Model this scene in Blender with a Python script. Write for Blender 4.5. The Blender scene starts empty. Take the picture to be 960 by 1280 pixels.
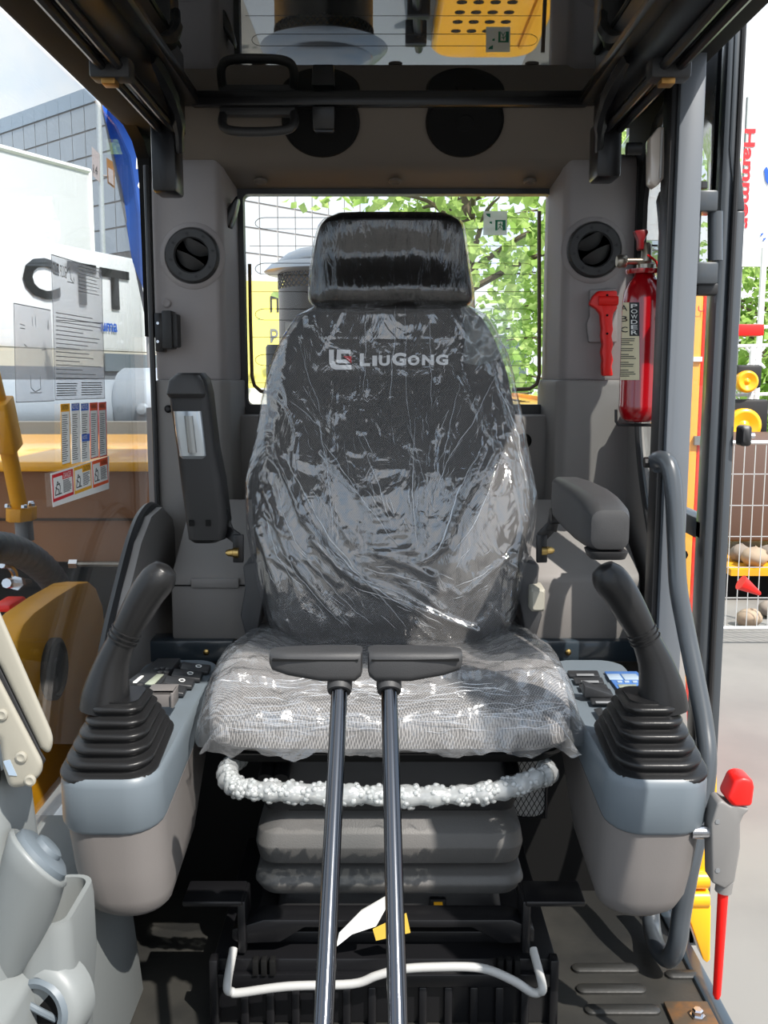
import bpy, bmesh, math, random
from mathutils import Vector, Matrix, noise
random.seed(7)
SC = bpy.context.scene
COL = SC.collection
# ---------------------------------------------------------------- camera, light, exposure
F = 1200.0                                   # focal length in pixels of the 960 x 1280 frame
TH = math.atan(170.0 / F)                    # the camera looks a little down
CAM = Vector((0, 0, 0.92))
cd = bpy.data.cameras.new('camera'); co = bpy.data.objects.new('camera', cd); COL.objects.link(co)
cd.sensor_fit = 'VERTICAL'; cd.sensor_height = 36.0; cd.lens = 36.0 * F / 1280.0
cd.clip_start = 0.02; cd.clip_end = 500
co.location = CAM; co.rotation_euler = (math.pi / 2 - TH, 0, 0)
SC.camera = co
wd = bpy.data.worlds.new('sky'); SC.world = wd; wd.use_nodes = True
wn = wd.node_tree.nodes; wl = wd.node_tree.links; wn.clear()
w_out = wn.new('ShaderNodeOutputWorld'); w_bg = wn.new('ShaderNodeBackground')
w_tc = wn.new('ShaderNodeTexCoord'); w_ns = wn.new('ShaderNodeTexNoise'); w_rp = wn.new('ShaderNodeValToRGB')
w_ns.inputs['Scale'].default_value = 3.2; w_ns.inputs['Detail'].default_value = 6; w_ns.inputs['Roughness'].default_value = 0.55
w_rp.color_ramp.elements[0].position = 0.36; w_rp.color_ramp.elements[0].color = (0.50, 0.72, 1.0, 1)
w_rp.color_ramp.elements[1].position = 0.60; w_rp.color_ramp.elements[1].color = (1.0, 1.0, 1.0, 1)
w_bg.inputs['Strength'].default_value = 1.1
wl.new(w_tc.outputs['Generated'], w_ns.inputs['Vector']); wl.new(w_ns.outputs['Fac'], w_rp.inputs['Fac'])
wl.new(w_rp.outputs['Color'], w_bg.inputs['Color']); wl.new(w_bg.outputs['Background'], w_out.inputs['Surface'])
sd = bpy.data.lights.new('sun', 'SUN'); so = bpy.data.objects.new('sun', sd); COL.objects.link(so)
sd.energy = 5.4; sd.angle = math.radians(0.6); sd.color = (1.0, 0.95, 0.88)
so.rotation_euler = Vector((0.80, -1.0, 1.60)).to_track_quat('Z', 'Y').to_euler()
so.location = (2, -4, 8)
SC.view_settings.view_transform = 'Standard'; SC.view_settings.look = 'None'
SC.view_settings.gamma = 1.0; SC.view_settings.use_curve_mapping = False
SC.view_settings.exposure = 0.45
SC.cycles.transparent_max_bounces = 24; SC.cycles.max_bounces = 10; SC.cycles.diffuse_bounces = 5
SC.cycles.glossy_bounces = 6; SC.cycles.caustics_reflective = False; SC.cycles.caustics_refractive = False

# ---------------------------------------------------------------- measuring: a sight line of the photograph met with a plane of the place
CT, ST = math.cos(TH), math.sin(TH)
def ray(px, py):
    dx = (px - 480.0) / F; u = (640.0 - py) / F
    return Vector((dx, CT + u * ST, -ST + u * CT))
def at(px, py, Y):
    d = ray(px, py); return CAM + d * (Y / d.y)
def atX(px, py, X):
    d = ray(px, py); return CAM + d * (X / d.x)
def atZ(px, py, Z):
    d = ray(px, py); return CAM + d * ((Z - CAM.z) / d.z)
def proj(p):
    r = Vector(p) - CAM; dep = r.y * CT - r.z * ST; up = r.y * ST + r.z * CT
    return 480 + F * r.x / dep, 640 - F * up / dep

# ---------------------------------------------------------------- materials
MATS = {}
def srgb(r, g, b):
    def f(c):
        c /= 255.0
        return c / 12.92 if c <= 0.04045 else ((c + 0.055) / 1.055) ** 2.4
    return (f(r), f(g), f(b))
def mat(name, col, rough=0.5, metal=0.0, bump=None, var=None, coat=0.0, ior=1.5, spec=0.5, sheen=0.0):
    if name in MATS: return MATS[name]
    m = bpy.data.materials.new(name); m.use_nodes = True; nt = m.node_tree
    b = nt.nodes['Principled BSDF']
    b.inputs['Base Color'].default_value = (*col, 1); b.inputs['Roughness'].default_value = rough
    b.inputs['Metallic'].default_value = metal; b.inputs['IOR'].default_value = ior
    b.inputs['Specular IOR Level'].default_value = spec
    b.inputs['Coat Weight'].default_value = coat; b.inputs['Coat Roughness'].default_value = 0.08
    if bump or var:
        tc = nt.nodes.new('ShaderNodeTexCoord')
    if bump:
        ns = nt.nodes.new('ShaderNodeTexNoise'); ns.inputs['Scale'].default_value = bump[0]; ns.inputs['Detail'].default_value = 3
        bp = nt.nodes.new('ShaderNodeBump'); bp.inputs['Strength'].default_value = bump[1]; bp.inputs['Distance'].default_value = 0.002
        nt.links.new(tc.outputs['Object'], ns.inputs['Vector']); nt.links.new(ns.outputs['Fac'], bp.inputs['Height'])
        nt.links.new(bp.outputs['Normal'], b.inputs['Normal'])
    if var:     # (scale, second colour): worn or mottled colour
        n2 = nt.nodes.new('ShaderNodeTexNoise'); n2.inputs['Scale'].default_value = var[0]; n2.inputs['Detail'].default_value = 5
        rp = nt.nodes.new('ShaderNodeValToRGB'); rp.color_ramp.elements[0].position = 0.42; rp.color_ramp.elements[1].position = 0.62
        rp.color_ramp.elements[0].color = (*col, 1); rp.color_ramp.elements[1].color = (*var[1], 1)
        nt.links.new(tc.outputs['Object'], n2.inputs['Vector']); nt.links.new(n2.outputs['Fac'], rp.inputs['Fac'])
        nt.links.new(rp.outputs['Color'], b.inputs['Base Color'])
    MATS[name] = m; return m
def glassy(name, tint, refl=1.5, rough=0.0, milk=0.0, milk_col=(1, 1, 1), wrinkle=None, base=0.0):
    """thin clear sheet: lets light through, mirrors by the angle of view; milk = a little diffuse white in it"""
    if name in MATS: return MATS[name]
    m = bpy.data.materials.new(name); m.use_nodes = True; nt = m.node_tree; nt.nodes.clear()
    out = nt.nodes.new('ShaderNodeOutputMaterial'); mix = nt.nodes.new('ShaderNodeMixShader')
    tr = nt.nodes.new('ShaderNodeBsdfTransparent'); tr.inputs['Color'].default_value = (*tint, 1)
    gl = nt.nodes.new('ShaderNodeBsdfGlossy'); gl.inputs['Roughness'].default_value = rough
    fr = nt.nodes.new('ShaderNodeLayerWeight'); fr.inputs['Blend'].default_value = 0.5
    f0 = ((refl - 1) / (refl + 1)) ** 2 + base
    pw = nt.nodes.new('ShaderNodeMath'); pw.operation = 'POWER'; pw.inputs[1].default_value = 5.0
    ad = nt.nodes.new('ShaderNodeMath'); ad.operation = 'MULTIPLY_ADD'; ad.inputs[1].default_value = 1 - f0; ad.inputs[2].default_value = f0; ad.use_clamp = True
    nt.links.new(fr.outputs['Facing'], pw.inputs[0]); nt.links.new(pw.outputs[0], ad.inputs[0]); nt.links.new(ad.outputs[0], mix.inputs['Fac'])
    body = tr.outputs['BSDF']
    if milk:
        df = nt.nodes.new('ShaderNodeBsdfDiffuse'); df.inputs['Color'].default_value = (*milk_col, 1)
        tl = nt.nodes.new('ShaderNodeBsdfTranslucent'); tl.inputs['Color'].default_value = (*milk_col, 1)
        dm = nt.nodes.new('ShaderNodeMixShader'); dm.inputs['Fac'].default_value = 0.35
        nt.links.new(df.outputs['BSDF'], dm.inputs[1]); nt.links.new(tl.outputs['BSDF'], dm.inputs[2])
        m2 = nt.nodes.new('ShaderNodeMixShader'); m2.inputs['Fac'].default_value = milk
        nt.links.new(tr.outputs['BSDF'], m2.inputs[1]); nt.links.new(dm.outputs['Shader'], m2.inputs[2]); body = m2.outputs['Shader']
    nt.links.new(body, mix.inputs[1]); nt.links.new(gl.outputs['BSDF'], mix.inputs[2])
    if wrinkle:
        tc = nt.nodes.new('ShaderNodeTexCoord'); mp = nt.nodes.new('ShaderNodeMapping')
        mp.inputs['Scale'].default_value = wrinkle[2]; mp.inputs['Rotation'].default_value = wrinkle[3]
        ns = nt.nodes.new('ShaderNodeTexNoise'); ns.inputs['Scale'].default_value = wrinkle[0]; ns.inputs['Detail'].default_value = 4
        ns.inputs['Distortion'].default_value = 0.8
        bp = nt.nodes.new('ShaderNodeBump'); bp.inputs['Strength'].default_value = wrinkle[1]; bp.inputs['Distance'].default_value = 0.01
        nt.links.new(tc.outputs['Object'], mp.inputs['Vector']); nt.links.new(mp.outputs['Vector'], ns.inputs['Vector'])
        nt.links.new(ns.outputs['Fac'], bp.inputs['Height'])
        nt.links.new(bp.outputs['Normal'], gl.inputs['Normal']); nt.links.new(bp.outputs['Normal'], fr.inputs['Normal'])
    nt.links.new(mix.outputs['Shader'], out.inputs['Surface'])
    MATS[name] = m; return m
def weave(name, c0, c1, scale, rot):
    """knitted seat mesh: small dark holes in rows"""
    m = bpy.data.materials.new(name); m.use_nodes = True; nt = m.node_tree; b = nt.nodes['Principled BSDF']
    tc = nt.nodes.new('ShaderNodeTexCoord'); mp = nt.nodes.new('ShaderNodeMapping'); mp.inputs['Scale'].default_value = (scale, scale, scale)
    mp.inputs['Rotation'].default_value = rot
    vo = nt.nodes.new('ShaderNodeTexVoronoi'); vo.voronoi_dimensions = '2D'; vo.inputs['Randomness'].default_value = 0.12; vo.inputs['Scale'].default_value = 1.0
    rp = nt.nodes.new('ShaderNodeValToRGB'); rp.color_ramp.elements[0].position = 0.25; rp.color_ramp.elements[1].position = 0.6
    rp.color_ramp.elements[0].color = (*c0, 1); rp.color_ramp.elements[1].color = (*c1, 1)
    bp = nt.nodes.new('ShaderNodeBump'); bp.inputs['Strength'].default_value = 0.5; bp.inputs['Distance'].default_value = 0.001
    nt.links.new(tc.outputs['Object'], mp.inputs['Vector']); nt.links.new(mp.outputs['Vector'], vo.inputs['Vector'])
    nt.links.new(vo.outputs['Distance'], rp.inputs['Fac']); nt.links.new(rp.outputs['Color'], b.inputs['Base Color'])
    nt.links.new(vo.outputs['Distance'], bp.inputs['Height']); nt.links.new(bp.outputs['Normal'], b.inputs['Normal'])
    b.inputs['Roughness'].default_value = 0.85
    MATS[name] = m; return m

M_TRIM = mat('cab_trim_grey', srgb(144, 138, 137), 0.62, bump=(900, 0.12))
M_TRIM_D = mat('lower_trim_grey', srgb(128, 124, 121), 0.6, bump=(900, 0.12))
M_HEAD = mat('headliner_taupe', srgb(104, 96, 88), 0.8, bump=(700, 0.1))
M_BLACK = mat('black_painted_metal', (0.007, 0.007, 0.008), 0.3, bump=(60, 0.05), spec=0.35)
M_BLACKM = mat('black_matt', (0.006, 0.006, 0.006), 0.75, spec=0.15)
M_RUB = mat('black_rubber', (0.014, 0.014, 0.015), 0.45)
M_BOOT = mat('boot_rubber', (0.010, 0.010, 0.0105), 0.34, bump=(400, 0.08), spec=0.32)
M_PLAS = mat('dark_grey_plastic', srgb(54, 54, 55), 0.5, bump=(1200, 0.2), spec=0.4)
M_PLASB = mat('charcoal_plastic', srgb(38, 38, 39), 0.45, bump=(1200, 0.15), spec=0.35)
M_COVER = mat('console_blue_grey', srgb(98, 107, 114), 0.42)
M_BODY = mat('console_body_grey', srgb(108, 104, 102), 0.52, bump=(900, 0.1))
M_COLUMN = mat('column_light_grey', srgb(122, 126, 126), 0.45)
M_BEIGE = mat('monitor_beige', srgb(150, 146, 134), 0.45)
M_STEELBLUE = mat('paint_dark_slate', srgb(60, 65, 70), 0.32, coat=0.4)
M_SLATE = mat('paint_slate_blue', srgb(44, 54, 62), 0.28, coat=0.5)
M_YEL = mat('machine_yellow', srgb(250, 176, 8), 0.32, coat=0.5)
M_YELD = mat('machine_yellow_dusty', srgb(222, 154, 14), 0.5, var=(3, srgb(196, 134, 26)))
M_BROWN = mat('tank_shade_and_mark_brown', srgb(150, 104, 68), 0.7, var=(2, srgb(136, 92, 60)))  # tank's yellow paint browned to put its shade in the colour; also crate marks
M_RED = mat('extinguisher_red', srgb(158, 6, 18), 0.2, coat=0.8)
M_REDP = mat('red_plastic', srgb(235, 28, 22), 0.4)
M_CHROME = mat('brushed_steel', (0.62, 0.62, 0.64), 0.22, 1.0)
M_ROD = mat('lever_steel', (0.10, 0.104, 0.115), 0.16, 1.0)
M_BRASS = mat('brass_nut', srgb(190, 160, 100), 0.3, 1.0)
M_WHITE = mat('white_paint', srgb(238, 238, 238), 0.4)
M_WBAR = mat('white_bar_paint', srgb(168, 168, 166), 0.35)
M_PRINT = mat('print_black', srgb(28, 28, 30), 0.6)
M_GREY = mat('print_grey', srgb(120, 122, 124), 0.6)
M_PAPER = mat('paper_white', srgb(236, 236, 232), 0.5)
M_BLUEP = mat('print_blue', srgb(30, 90, 190), 0.5)
M_REDPR = mat('print_red', srgb(214, 40, 48), 0.5)
M_AMBER = mat('print_amber', srgb(238, 172, 20), 0.5)
M_ORANGE = mat('print_orange', srgb(236, 90, 30), 0.5)
M_GREEN = mat('print_green', srgb(10, 130, 90), 0.5)
M_GLASS = glassy('window_glass', (0.955, 0.97, 0.97), 1.42)
M_GLASSR = glassy('rear_window_glass', (0.97, 0.98, 0.98), 1.36)
M_FILM = glassy('plastic_film', (0.97, 0.97, 0.98), 1.5, 0.10, 0.05, (0.9, 0.92, 0.95), (20, 1.0, (1, 1, 0.5), (0.3, 0.6, 0.0)), 0.13)
M_FILMC = glassy('plastic_film_cushion', (0.97, 0.97, 0.98), 1.5, 0.16, 0.10, (0.9, 0.92, 0.95), (22, 1.0, (0.5, 1.6, 1), (0, 0, 0)), 0.08)
M_FILMH = glassy('plastic_film_tight', (0.98, 0.98, 0.98), 1.5, 0.06, 0.0, (1, 1, 1), (26, 1.0, (2.4, 1, 0.3), (0, 0, 0)), 0.05)
M_CLEAR = glassy('clear_decal_sheet', (0.97, 0.97, 0.98), 1.45, 0.15, 0.16, (0.92, 0.93, 0.95))
M_FAB = weave('seat_mesh_fabric', srgb(40, 39, 38), srgb(112, 109, 106), 370, (math.pi / 2, 0, 0.6))
M_FABC = weave('cushion_mesh_sunlit', srgb(66, 64, 62), srgb(156, 152, 148), 330, (0.3, 0, 0.6))  # the backrest mesh again, colours lightened for the sun on the cushion
M_VINYL = mat('black_vinyl', (0.009, 0.008, 0.008), 0.45, bump=(300, 0.1), spec=0.15)
M_CREASE = glassy('film_crease', (0.95, 0.96, 0.97), 1.5, 0.18, 0.26, (0.95, 0.97, 1.0), None, 0.16)
M_LOGO = mat('logo_white', (0.95, 0.95, 0.94), 0.6)
M_WRAP = glassy('bubble_wrap', (0.8, 0.82, 0.82), 1.5, 0.15, 0.45, (0.8, 0.82, 0.82), (60, 0.6, (1, 1, 1), (0, 0, 0)), 0.06)

# ---------------------------------------------------------------- mesh building
def V(*a): return Vector(a)
WL = {}                                                        # world place of every object built
def link(o, parent, c):
    COL.objects.link(o); WL[o.name] = Vector(c)
    if parent is not None:
        o.parent = parent; o.location = Vector(c) - WL[parent.name]
    else:
        o.location = c
def props(o, label=None, cat=None, group=None, kind=None):
    if label: o['label'] = label
    if cat: o['category'] = cat
    if group: o['group'] = group
    if kind: o['kind'] = kind
    return o
def thing(name, loc, label, cat, group=None, kind=None):
    o = bpy.data.objects.new(name, None); o.empty_display_size = 0.05
    link(o, None, Vector(loc)); return props(o, label, cat, group, kind)
def catmull(pts, n=8, closed=False):
    pts = [Vector(p) for p in pts]; out = []; N = len(pts)
    for i in range(N if closed else N - 1):
        if closed: p0, p1, p2, p3 = pts[i - 1], pts[i], pts[(i + 1) % N], pts[(i + 2) % N]
        else: p0, p1, p2, p3 = pts[max(i - 1, 0)], pts[i], pts[i + 1], pts[min(i + 2, N - 1)]
        for k in range(n):
            t = k / n
            out.append(0.5 * ((2 * p1) + (p2 - p0) * t + (2 * p0 - 5 * p1 + 4 * p2 - p3) * t * t + (3 * p1 - p0 - 3 * p2 + p3) * t ** 3))
    if not closed: out.append(pts[-1])
    return out
def interp(tab, x):
    """rows (x, a, b, ...) sorted by x; smooth reading"""
    if x <= tab[0][0]: return list(tab[0][1:])
    if x >= tab[-1][0]: return list(tab[-1][1:])
    for i in range(len(tab) - 1):
        if tab[i][0] <= x <= tab[i + 1][0]:
            t = (x - tab[i][0]) / (tab[i + 1][0] - tab[i][0])
            p0, p1, p2, p3 = tab[max(i - 1, 0)], tab[i], tab[i + 1], tab[min(i + 2, len(tab) - 1)]
            r = []
            for j in range(1, len(p1)):
                a, b_, c, d = p0[j], p1[j], p2[j], p3[j]
                r.append(0.5 * (2 * b_ + (c - a) * t + (2 * a - 5 * b_ + 4 * c - d) * t * t + (3 * b_ - a - 3 * c + d) * t ** 3))
            return r
def rrect(hw, hd, r, n=4):
    """rounded rectangle outline around 0,0"""
    r = min(r, hw * 0.999, hd * 0.999); out = []
    for cx, cy, a0 in ((hw - r, hd - r, 0), (-hw + r, hd - r, 90), (-hw + r, -hd + r, 180), (hw - r, -hd + r, 270)):
        for k in range(n + 1):
            a = math.radians(a0 + 90 * k / n); out.append((cx + r * math.cos(a), cy + r * math.sin(a)))
    return out
class MB:
    def __init__(s): s.v = []; s.f = []
    def add(s, vs, fs):
        o = len(s.v); s.v += [Vector(v) for v in vs]; s.f += [[i + o for i in f] for f in fs]; return s
    def box(s, a, b):
        x0, y0, z0 = a; x1, y1, z1 = b
        return s.hexa([(x0, y0, z0), (x1, y0, z0), (x1, y1, z0), (x0, y1, z0), (x0, y0, z1), (x1, y0, z1), (x1, y1, z1), (x0, y1, z1)])
    def hexa(s, p):
        return s.add(p, [(0, 3, 2, 1), (4, 5, 6, 7), (0, 1, 5, 4), (1, 2, 6, 5), (2, 3, 7, 6), (3, 0, 4, 7)])
    def bar(s, a, b, w, h, up=(0, 0, 1)):
        a, b = Vector(a), Vector(b); d = (b - a).normalized(); sd_ = d.cross(Vector(up))
        if sd_.length < 1e-4: sd_ = d.cross(Vector((0, 1, 0)))
        sd_.normalize(); u = sd_.cross(d)
        c = []
        for p in (a, b):
            c += [p - sd_ * w / 2 - u * h / 2, p + sd_ * w / 2 - u * h / 2, p + sd_ * w / 2 + u * h / 2, p - sd_ * w / 2 + u * h / 2]
        return s.add(c, [(0, 3, 2, 1), (4, 5, 6, 7), (0, 1, 5, 4), (1, 2, 6, 5), (2, 3, 7, 6), (3, 0, 4, 7)])
    def prism(s, poly, vec):
        n = len(poly); vec = Vector(vec); p = [Vector(q) for q in poly]
        return s.add(p + [q + vec for q in p], [list(range(n))[::-1], list(range(n, 2 * n))] + [(i, (i + 1) % n, n + (i + 1) % n, n + i) for i in range(n)])
    def loft(s, rings, cap0=True, cap1=True, closed=True):
        n = len(rings[0]); vs = [p for r in rings for p in r]; fs = []
        for j in range(len(rings) - 1):
            for i in range(n if closed else n - 1):
                a, b = j * n + i, j * n + (i + 1) % n
                fs.append((a, b, b + n, a + n))
        if cap0: fs.append(list(range(n))[::-1])
        if cap1: fs.append([len(vs) - n + i for i in range(n)])
        return s.add(vs, fs)
    def tube(s, path, r, n=10, caps=True, closed=False):
        P = [Vector(p) for p in path]; N = len(P); rings = []
        nrm = None
        for i in range(N):
            if closed: d = P[(i + 1) % N] - P[i - 1]
            else: d = P[min(i + 1, N - 1)] - P[max(i - 1, 0)]
            d.normalize()
            if nrm is None:
                nrm = d.orthogonal().normalized()
            else:
                nrm = (nrm - d * nrm.dot(d)).normalized()
            b = d.cross(nrm); rr = r[i] if isinstance(r, (list, tuple)) else r
            rings.append([P[i] + (nrm * math.cos(2 * math.pi * k / n) + b * math.sin(2 * math.pi * k / n)) * rr for k in range(n)])
        if closed: return s.loft(rings + [rings[0]], False, False)
        return s.loft(rings, caps, caps)
    def lathe(s, prof, org, axis=(0, 0, 1), n=24, caps=True):
        """prof: (radius, height along the axis)"""
        ax = Vector(axis).normalized(); e1 = ax.orthogonal().normalized(); e2 = ax.cross(e1); org = Vector(org)
        rings = [[org + ax * h + (e1 * math.cos(2 * math.pi * k / n) + e2 * math.sin(2 * math.pi * k / n)) * max(r, 1e-5) for k in range(n)] for r, h in prof]
        return s.loft(rings, caps, caps)
    def stack(s, rows, ux=(1, 0, 0), uy=(0, 1, 0), n=4, cap0=True, cap1=True):
        """rows: (centre, half width, half depth, corner radius)"""
        ux, uy = Vector(ux), Vector(uy)
        return s.loft([[Vector(c) + ux * a + uy * b for a, b in rrect(hw, hd, r, n)] for c, hw, hd, r in rows], cap0, cap1)
    def grid(s, fn, nu, nv):
        vs = [fn(i / nu, j / nv) for j in range(nv + 1) for i in range(nu + 1)]
        return s.add(vs, [(j * (nu + 1) + i, j * (nu + 1) + i + 1, (j + 1) * (nu + 1) + i + 1, (j + 1) * (nu + 1) + i) for j in range(nv) for i in range(nu)])
    def mesh(s, name, c, smooth=40, bevel=0, seg=2):
        bm = bmesh.new(); vs = [bm.verts.new(v - c) for v in s.v]
        for f in s.f:
            try: bm.faces.new([vs[i] for i in f])
            except ValueError: pass
        bmesh.ops.recalc_face_normals(bm, faces=bm.faces)
        if bevel:
            eds = [e for e in bm.edges if len(e.link_faces) == 2 and e.calc_face_angle(0) > math.radians(28)]
            if eds: bmesh.ops.bevel(bm, geom=eds, offset=bevel, segments=seg, profile=0.5, affect='EDGES', clamp_overlap=True)
        me = bpy.data.meshes.new(name); bm.to_mesh(me); bm.free()
        if smooth:
            me.shade_smooth(); me.set_sharp_from_angle(angle=math.radians(smooth))
        return me
    def build(s, name, m, parent=None, smooth=40, bevel=0, seg=2, label=None, cat=None, group=None, kind=None):
        lo = [min(v[i] for v in s.v) for i in range(3)]; hi = [max(v[i] for v in s.v) for i in range(3)]
        c = Vector(((lo[0] + hi[0]) / 2, (lo[1] + hi[1]) / 2, lo[2]))
        me = s.mesh(name, c, smooth, bevel, seg); me.materials.append(m)
        o = bpy.data.objects.new(name, me); link(o, parent, c)
        return props(o, label, cat, group, kind)
def again(o, parent, off):
    """another of the same part, moved by off (shared mesh)"""
    c = o.copy(); link(c, parent, WL[o.name] + Vector(off)); return c
def text(body, org, ux, uy, w, h, m, parent, name='lettering', depth=0.0, bold=0.0, wrap=None, label=None):
    """flat lettering; its box has its lower corner at org and spans ux*w, uy*h"""
    cu = bpy.data.curves.new('t', 'FONT'); cu.body = body; cu.offset = bold; cu.resolution_u = 3
    to = bpy.data.objects.new('t', cu); COL.objects.link(to)
    dg = bpy.context.evaluated_depsgraph_get(); me = bpy.data.meshes.new_from_object(to.evaluated_get(dg))
    bpy.data.objects.remove(to); bpy.data.curves.remove(cu)
    xs = [v.co.x for v in me.vertices]; ys = [v.co.y for v in me.vertices]
    x0, x1, y0, y1 = min(xs), max(xs), min(ys), max(ys)
    ux, uy, org = Vector(ux).normalized(), Vector(uy).normalized(), Vector(org)
    c = org + ux * w / 2 + uy * h / 2; nn = ux.cross(uy)
    for v in me.vertices:
        a = (v.co.x - x0) / (x1 - x0) * w; b = (v.co.y - y0) / (y1 - y0) * h
        v.co = (wrap(a, b) - c) if wrap else (ux * (a - w / 2) + uy * (b - h / 2))
    me.name = name; me.materials.clear(); me.materials.append(m)
    o = bpy.data.objects.new(name, me); link(o, parent, c); return props(o, label)
def quad(org, ux, uy, w, h, t=0.0006):
    """thin sheet with its lower corner at org, standing proud by t along ux x uy"""
    ux, uy, org = Vector(ux).normalized(), Vector(uy).normalized(), Vector(org)
    return MB().prism([org, org + ux * w, org + ux * w + uy * h, org + uy * h], ux.cross(uy) * t)
# ================================================================ the cab: floor, walls, roof, windows, open door
def S(mb, name, m, bevel=0, smooth=40, seg=2, parent=None):
    return mb.build(name, m, parent, smooth, bevel, seg, kind=None if parent else 'structure')
M_MAT = mat('floor_mat_black', srgb(35, 35, 34), 0.45, bump=(90, 0.2), var=(7, srgb(50, 49, 46)))
M_GROUND = mat('asphalt_pale', srgb(128, 126, 122), 0.9, bump=(14, 0.3), var=(1.2, srgb(118, 116, 113)))
S(MB().box((-150, -40, -1.35), (150, 160, -1.2)), 'ground', M_GROUND)
fl = S(MB().box((-0.5, 0.42, -0.06), (0.475, 2.2, 0.0)), 'floor', M_MAT)
for px, py, w, d in ((757, 1212, .105, .022), (764, 1238, .105, .022), (778, 1264, .11, .022), (852, 1220, .05, .02), (744, 1290, .1, .02), (790, 1290, .12, .02)):
    p = atZ(px, py, 0.0)
    MB().stack([((p.x, p.y, 0), w / 2, d / 2, .01), ((p.x, p.y, .004), w / 2, d / 2, .01), ((p.x, p.y, .007), w / 2 - .004, d / 2 - .004, .007)]).build('mat_rib', M_MAT, fl)
S(MB().box((-0.5, 0.42, -0.30), (0.475, 2.2, -0.06)), 'floor_frame', M_BLACKM)
S(MB().box((0.475, 0.42, -0.10), (0.50, 2.2, 0.006)), 'trim_1', M_SLATE, .004)          # door sill
# rusty corner plate with a bolt
p = atZ(868, 1276, 0.0)
cp = thing('corner_plate', (p.x, p.y, 0.001), 'small rusty plate with a bolt on the floor edge', 'plate')
M_RUST = mat('rusty_steel', srgb(70, 58, 44), 0.7, var=(40, srgb(104, 70, 36)))
MB().box((p.x - .035, p.y - .05, .001), (p.x + .03, p.y + .035, .007)).build('base', M_RUST, cp, bevel=.002)
MB().lathe([(.011, 0), (.011, .003), (.008, .003), (.008, .010), (.006, .012)], (p.x + .004, p.y, .007), n=6).build('bolt', M_CHROME, cp)

# roof
S(MB().box((-0.53, 0.84, 1.455), (0.545, 2.2, 1.53)), 'ceiling', M_BLACKM, .01)
S(MB().box((-0.495, 0.84, 1.385), (-0.41, 2.0, 1.455)), 'trim_2', M_BLACKM, .012)         # roof beam over the boom-side window
S(MB().box((0.41, 0.84, 1.425), (0.53, 2.0, 1.455)), 'trim_3', M_BLACKM, .008)
# rounded rear corner fillets of the two side openings
def fillet(name, X0, X1, pts):
    S(MB().prism([(X0, y, z) for y, z in pts], (X1 - X0, 0, 0)), name, M_BLACKM)
fillet('trim_4', -0.488, -0.464, [(1.62, 1.392), (1.80, 1.39), (1.88, 1.385), (1.94, 1.37), (1.975, 1.345), (1.986, 1.30), (1.99, 1.0), (2.06, 1.0), (2.06, 1.45), (1.62, 1.45)])
fillet('trim_5', 0.503, 0.522, [(1.62, 1.432), (1.78, 1.42), (1.88, 1.39), (1.935, 1.34), (1.965, 1.26), (1.97, 0.9), (2.06, .9), (2.06, 1.45), (1.62, 1.45)])

# rear wall: header with the speaker recess, sill shelf, sloping lids and dark lower wall
hd_prof = [(1.90, 1.455), (1.905, 1.435), (1.985, 1.352), (2.0, 1.336), (2.03, 1.328), (2.115, 1.314), (2.117, 1.33), (2.117, 1.455)]
wr = S(MB().prism([(-0.40, y, z) for y, z in hd_prof], (0.82, 0, 0)), 'wall_rear', M_HEAD)
S(MB().box((-0.53, 2.15, -.06), (0.545, 2.19, 0.85)), 'lower_wall', M_TRIM_D, parent=wr)
a, b = at(292, 519, 2.05), at(700, 519, 2.05)
S(MB().box((a.x, 2.05, 0.62), (b.x, 2.15, a.z)), 'sill_shelf', M_TRIM_D, .008, parent=wr)
for px in (326, 494, 662):
    p = at(px, 228, 2.055)
    MB().lathe([(.014, 0), (.014, .004), (.010, .006), (.006, .004), (.001, .003)], (p.x, p.y, p.z + .004), (0, -.18, -1), 16).build('screw_cover', M_HEAD, wr)
# rear corner trims, one each side: upper and lower moulding
def corner(s, name, x_out, x_in, x_win):
    def X(v): return v * s
    pl = [(X(x_out), 1.985), (X(x_in), 1.985), (X(x_in - .012), 2.0), (X(x_win), 2.12), (X(x_win), 2.17), (X(x_out), 2.17)]
    mb = MB(); rings = []
    for z, k in ((0.91, 0), (1.33, 0), (1.352, .008), (1.362, .03)):
        rings.append([(x, y + (k if y < 2.01 else 0), z) for x, y in pl])
    mb.loft(rings)
    w = S(mb, name, M_TRIM, .006)
    lo = [(X(x_out), 1.97), (X(x_in), 1.97), (X(x_in - .02), 1.985), (X(x_win - .008), 2.06), (X(x_win - .008), 2.17), (X(x_out), 2.17)]
    S(MB().loft([[(x, y, z) for x, y in lo] for z in (0.0, 0.90, .912)]), 'lower_moulding', M_TRIM_D, .005, parent=w)
    return w
wl_ = corner(-1, 'wall_left', .466, .335, .312)
wr_ = corner(1, 'wall_right', .507, .372, .352)
# boom side: kick box by the column, sill and rear side panel with its rubber rim
S(MB().prism([(-.5, .66, 0), (-.36, .66, 0), (-.385, .66, .27), (-.44, .66, .285), (-.5, .66, .285)], (0, .675, 0)), 'kick_panel', M_COLUMN, .01, parent=wl_)
S(MB().box((-.53, .66, -.06), (-.455, 2.1, .262)), 'side_wall', M_TRIM_D, .004, parent=wl_)
pan = [(118, 930), (124, 860), (133, 800), (147, 740), (163, 678), (176, 646), (190, 634), (203, 648), (212, 684), (217, 740), (217, 830), (217, 930)]
pts = [atX(x, y, -.455) for x, y in pan]
S(MB().prism(pts, (.02, 0, 0)), 'side_panel', M_TRIM_D, parent=wl_)
rim = catmull([atX(x, y, -.457) for x, y in pan[:10]], 6)
S(MB().tube(rim, .0105, 8), 'rubber_rim', M_RUB, parent=wl_)
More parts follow.
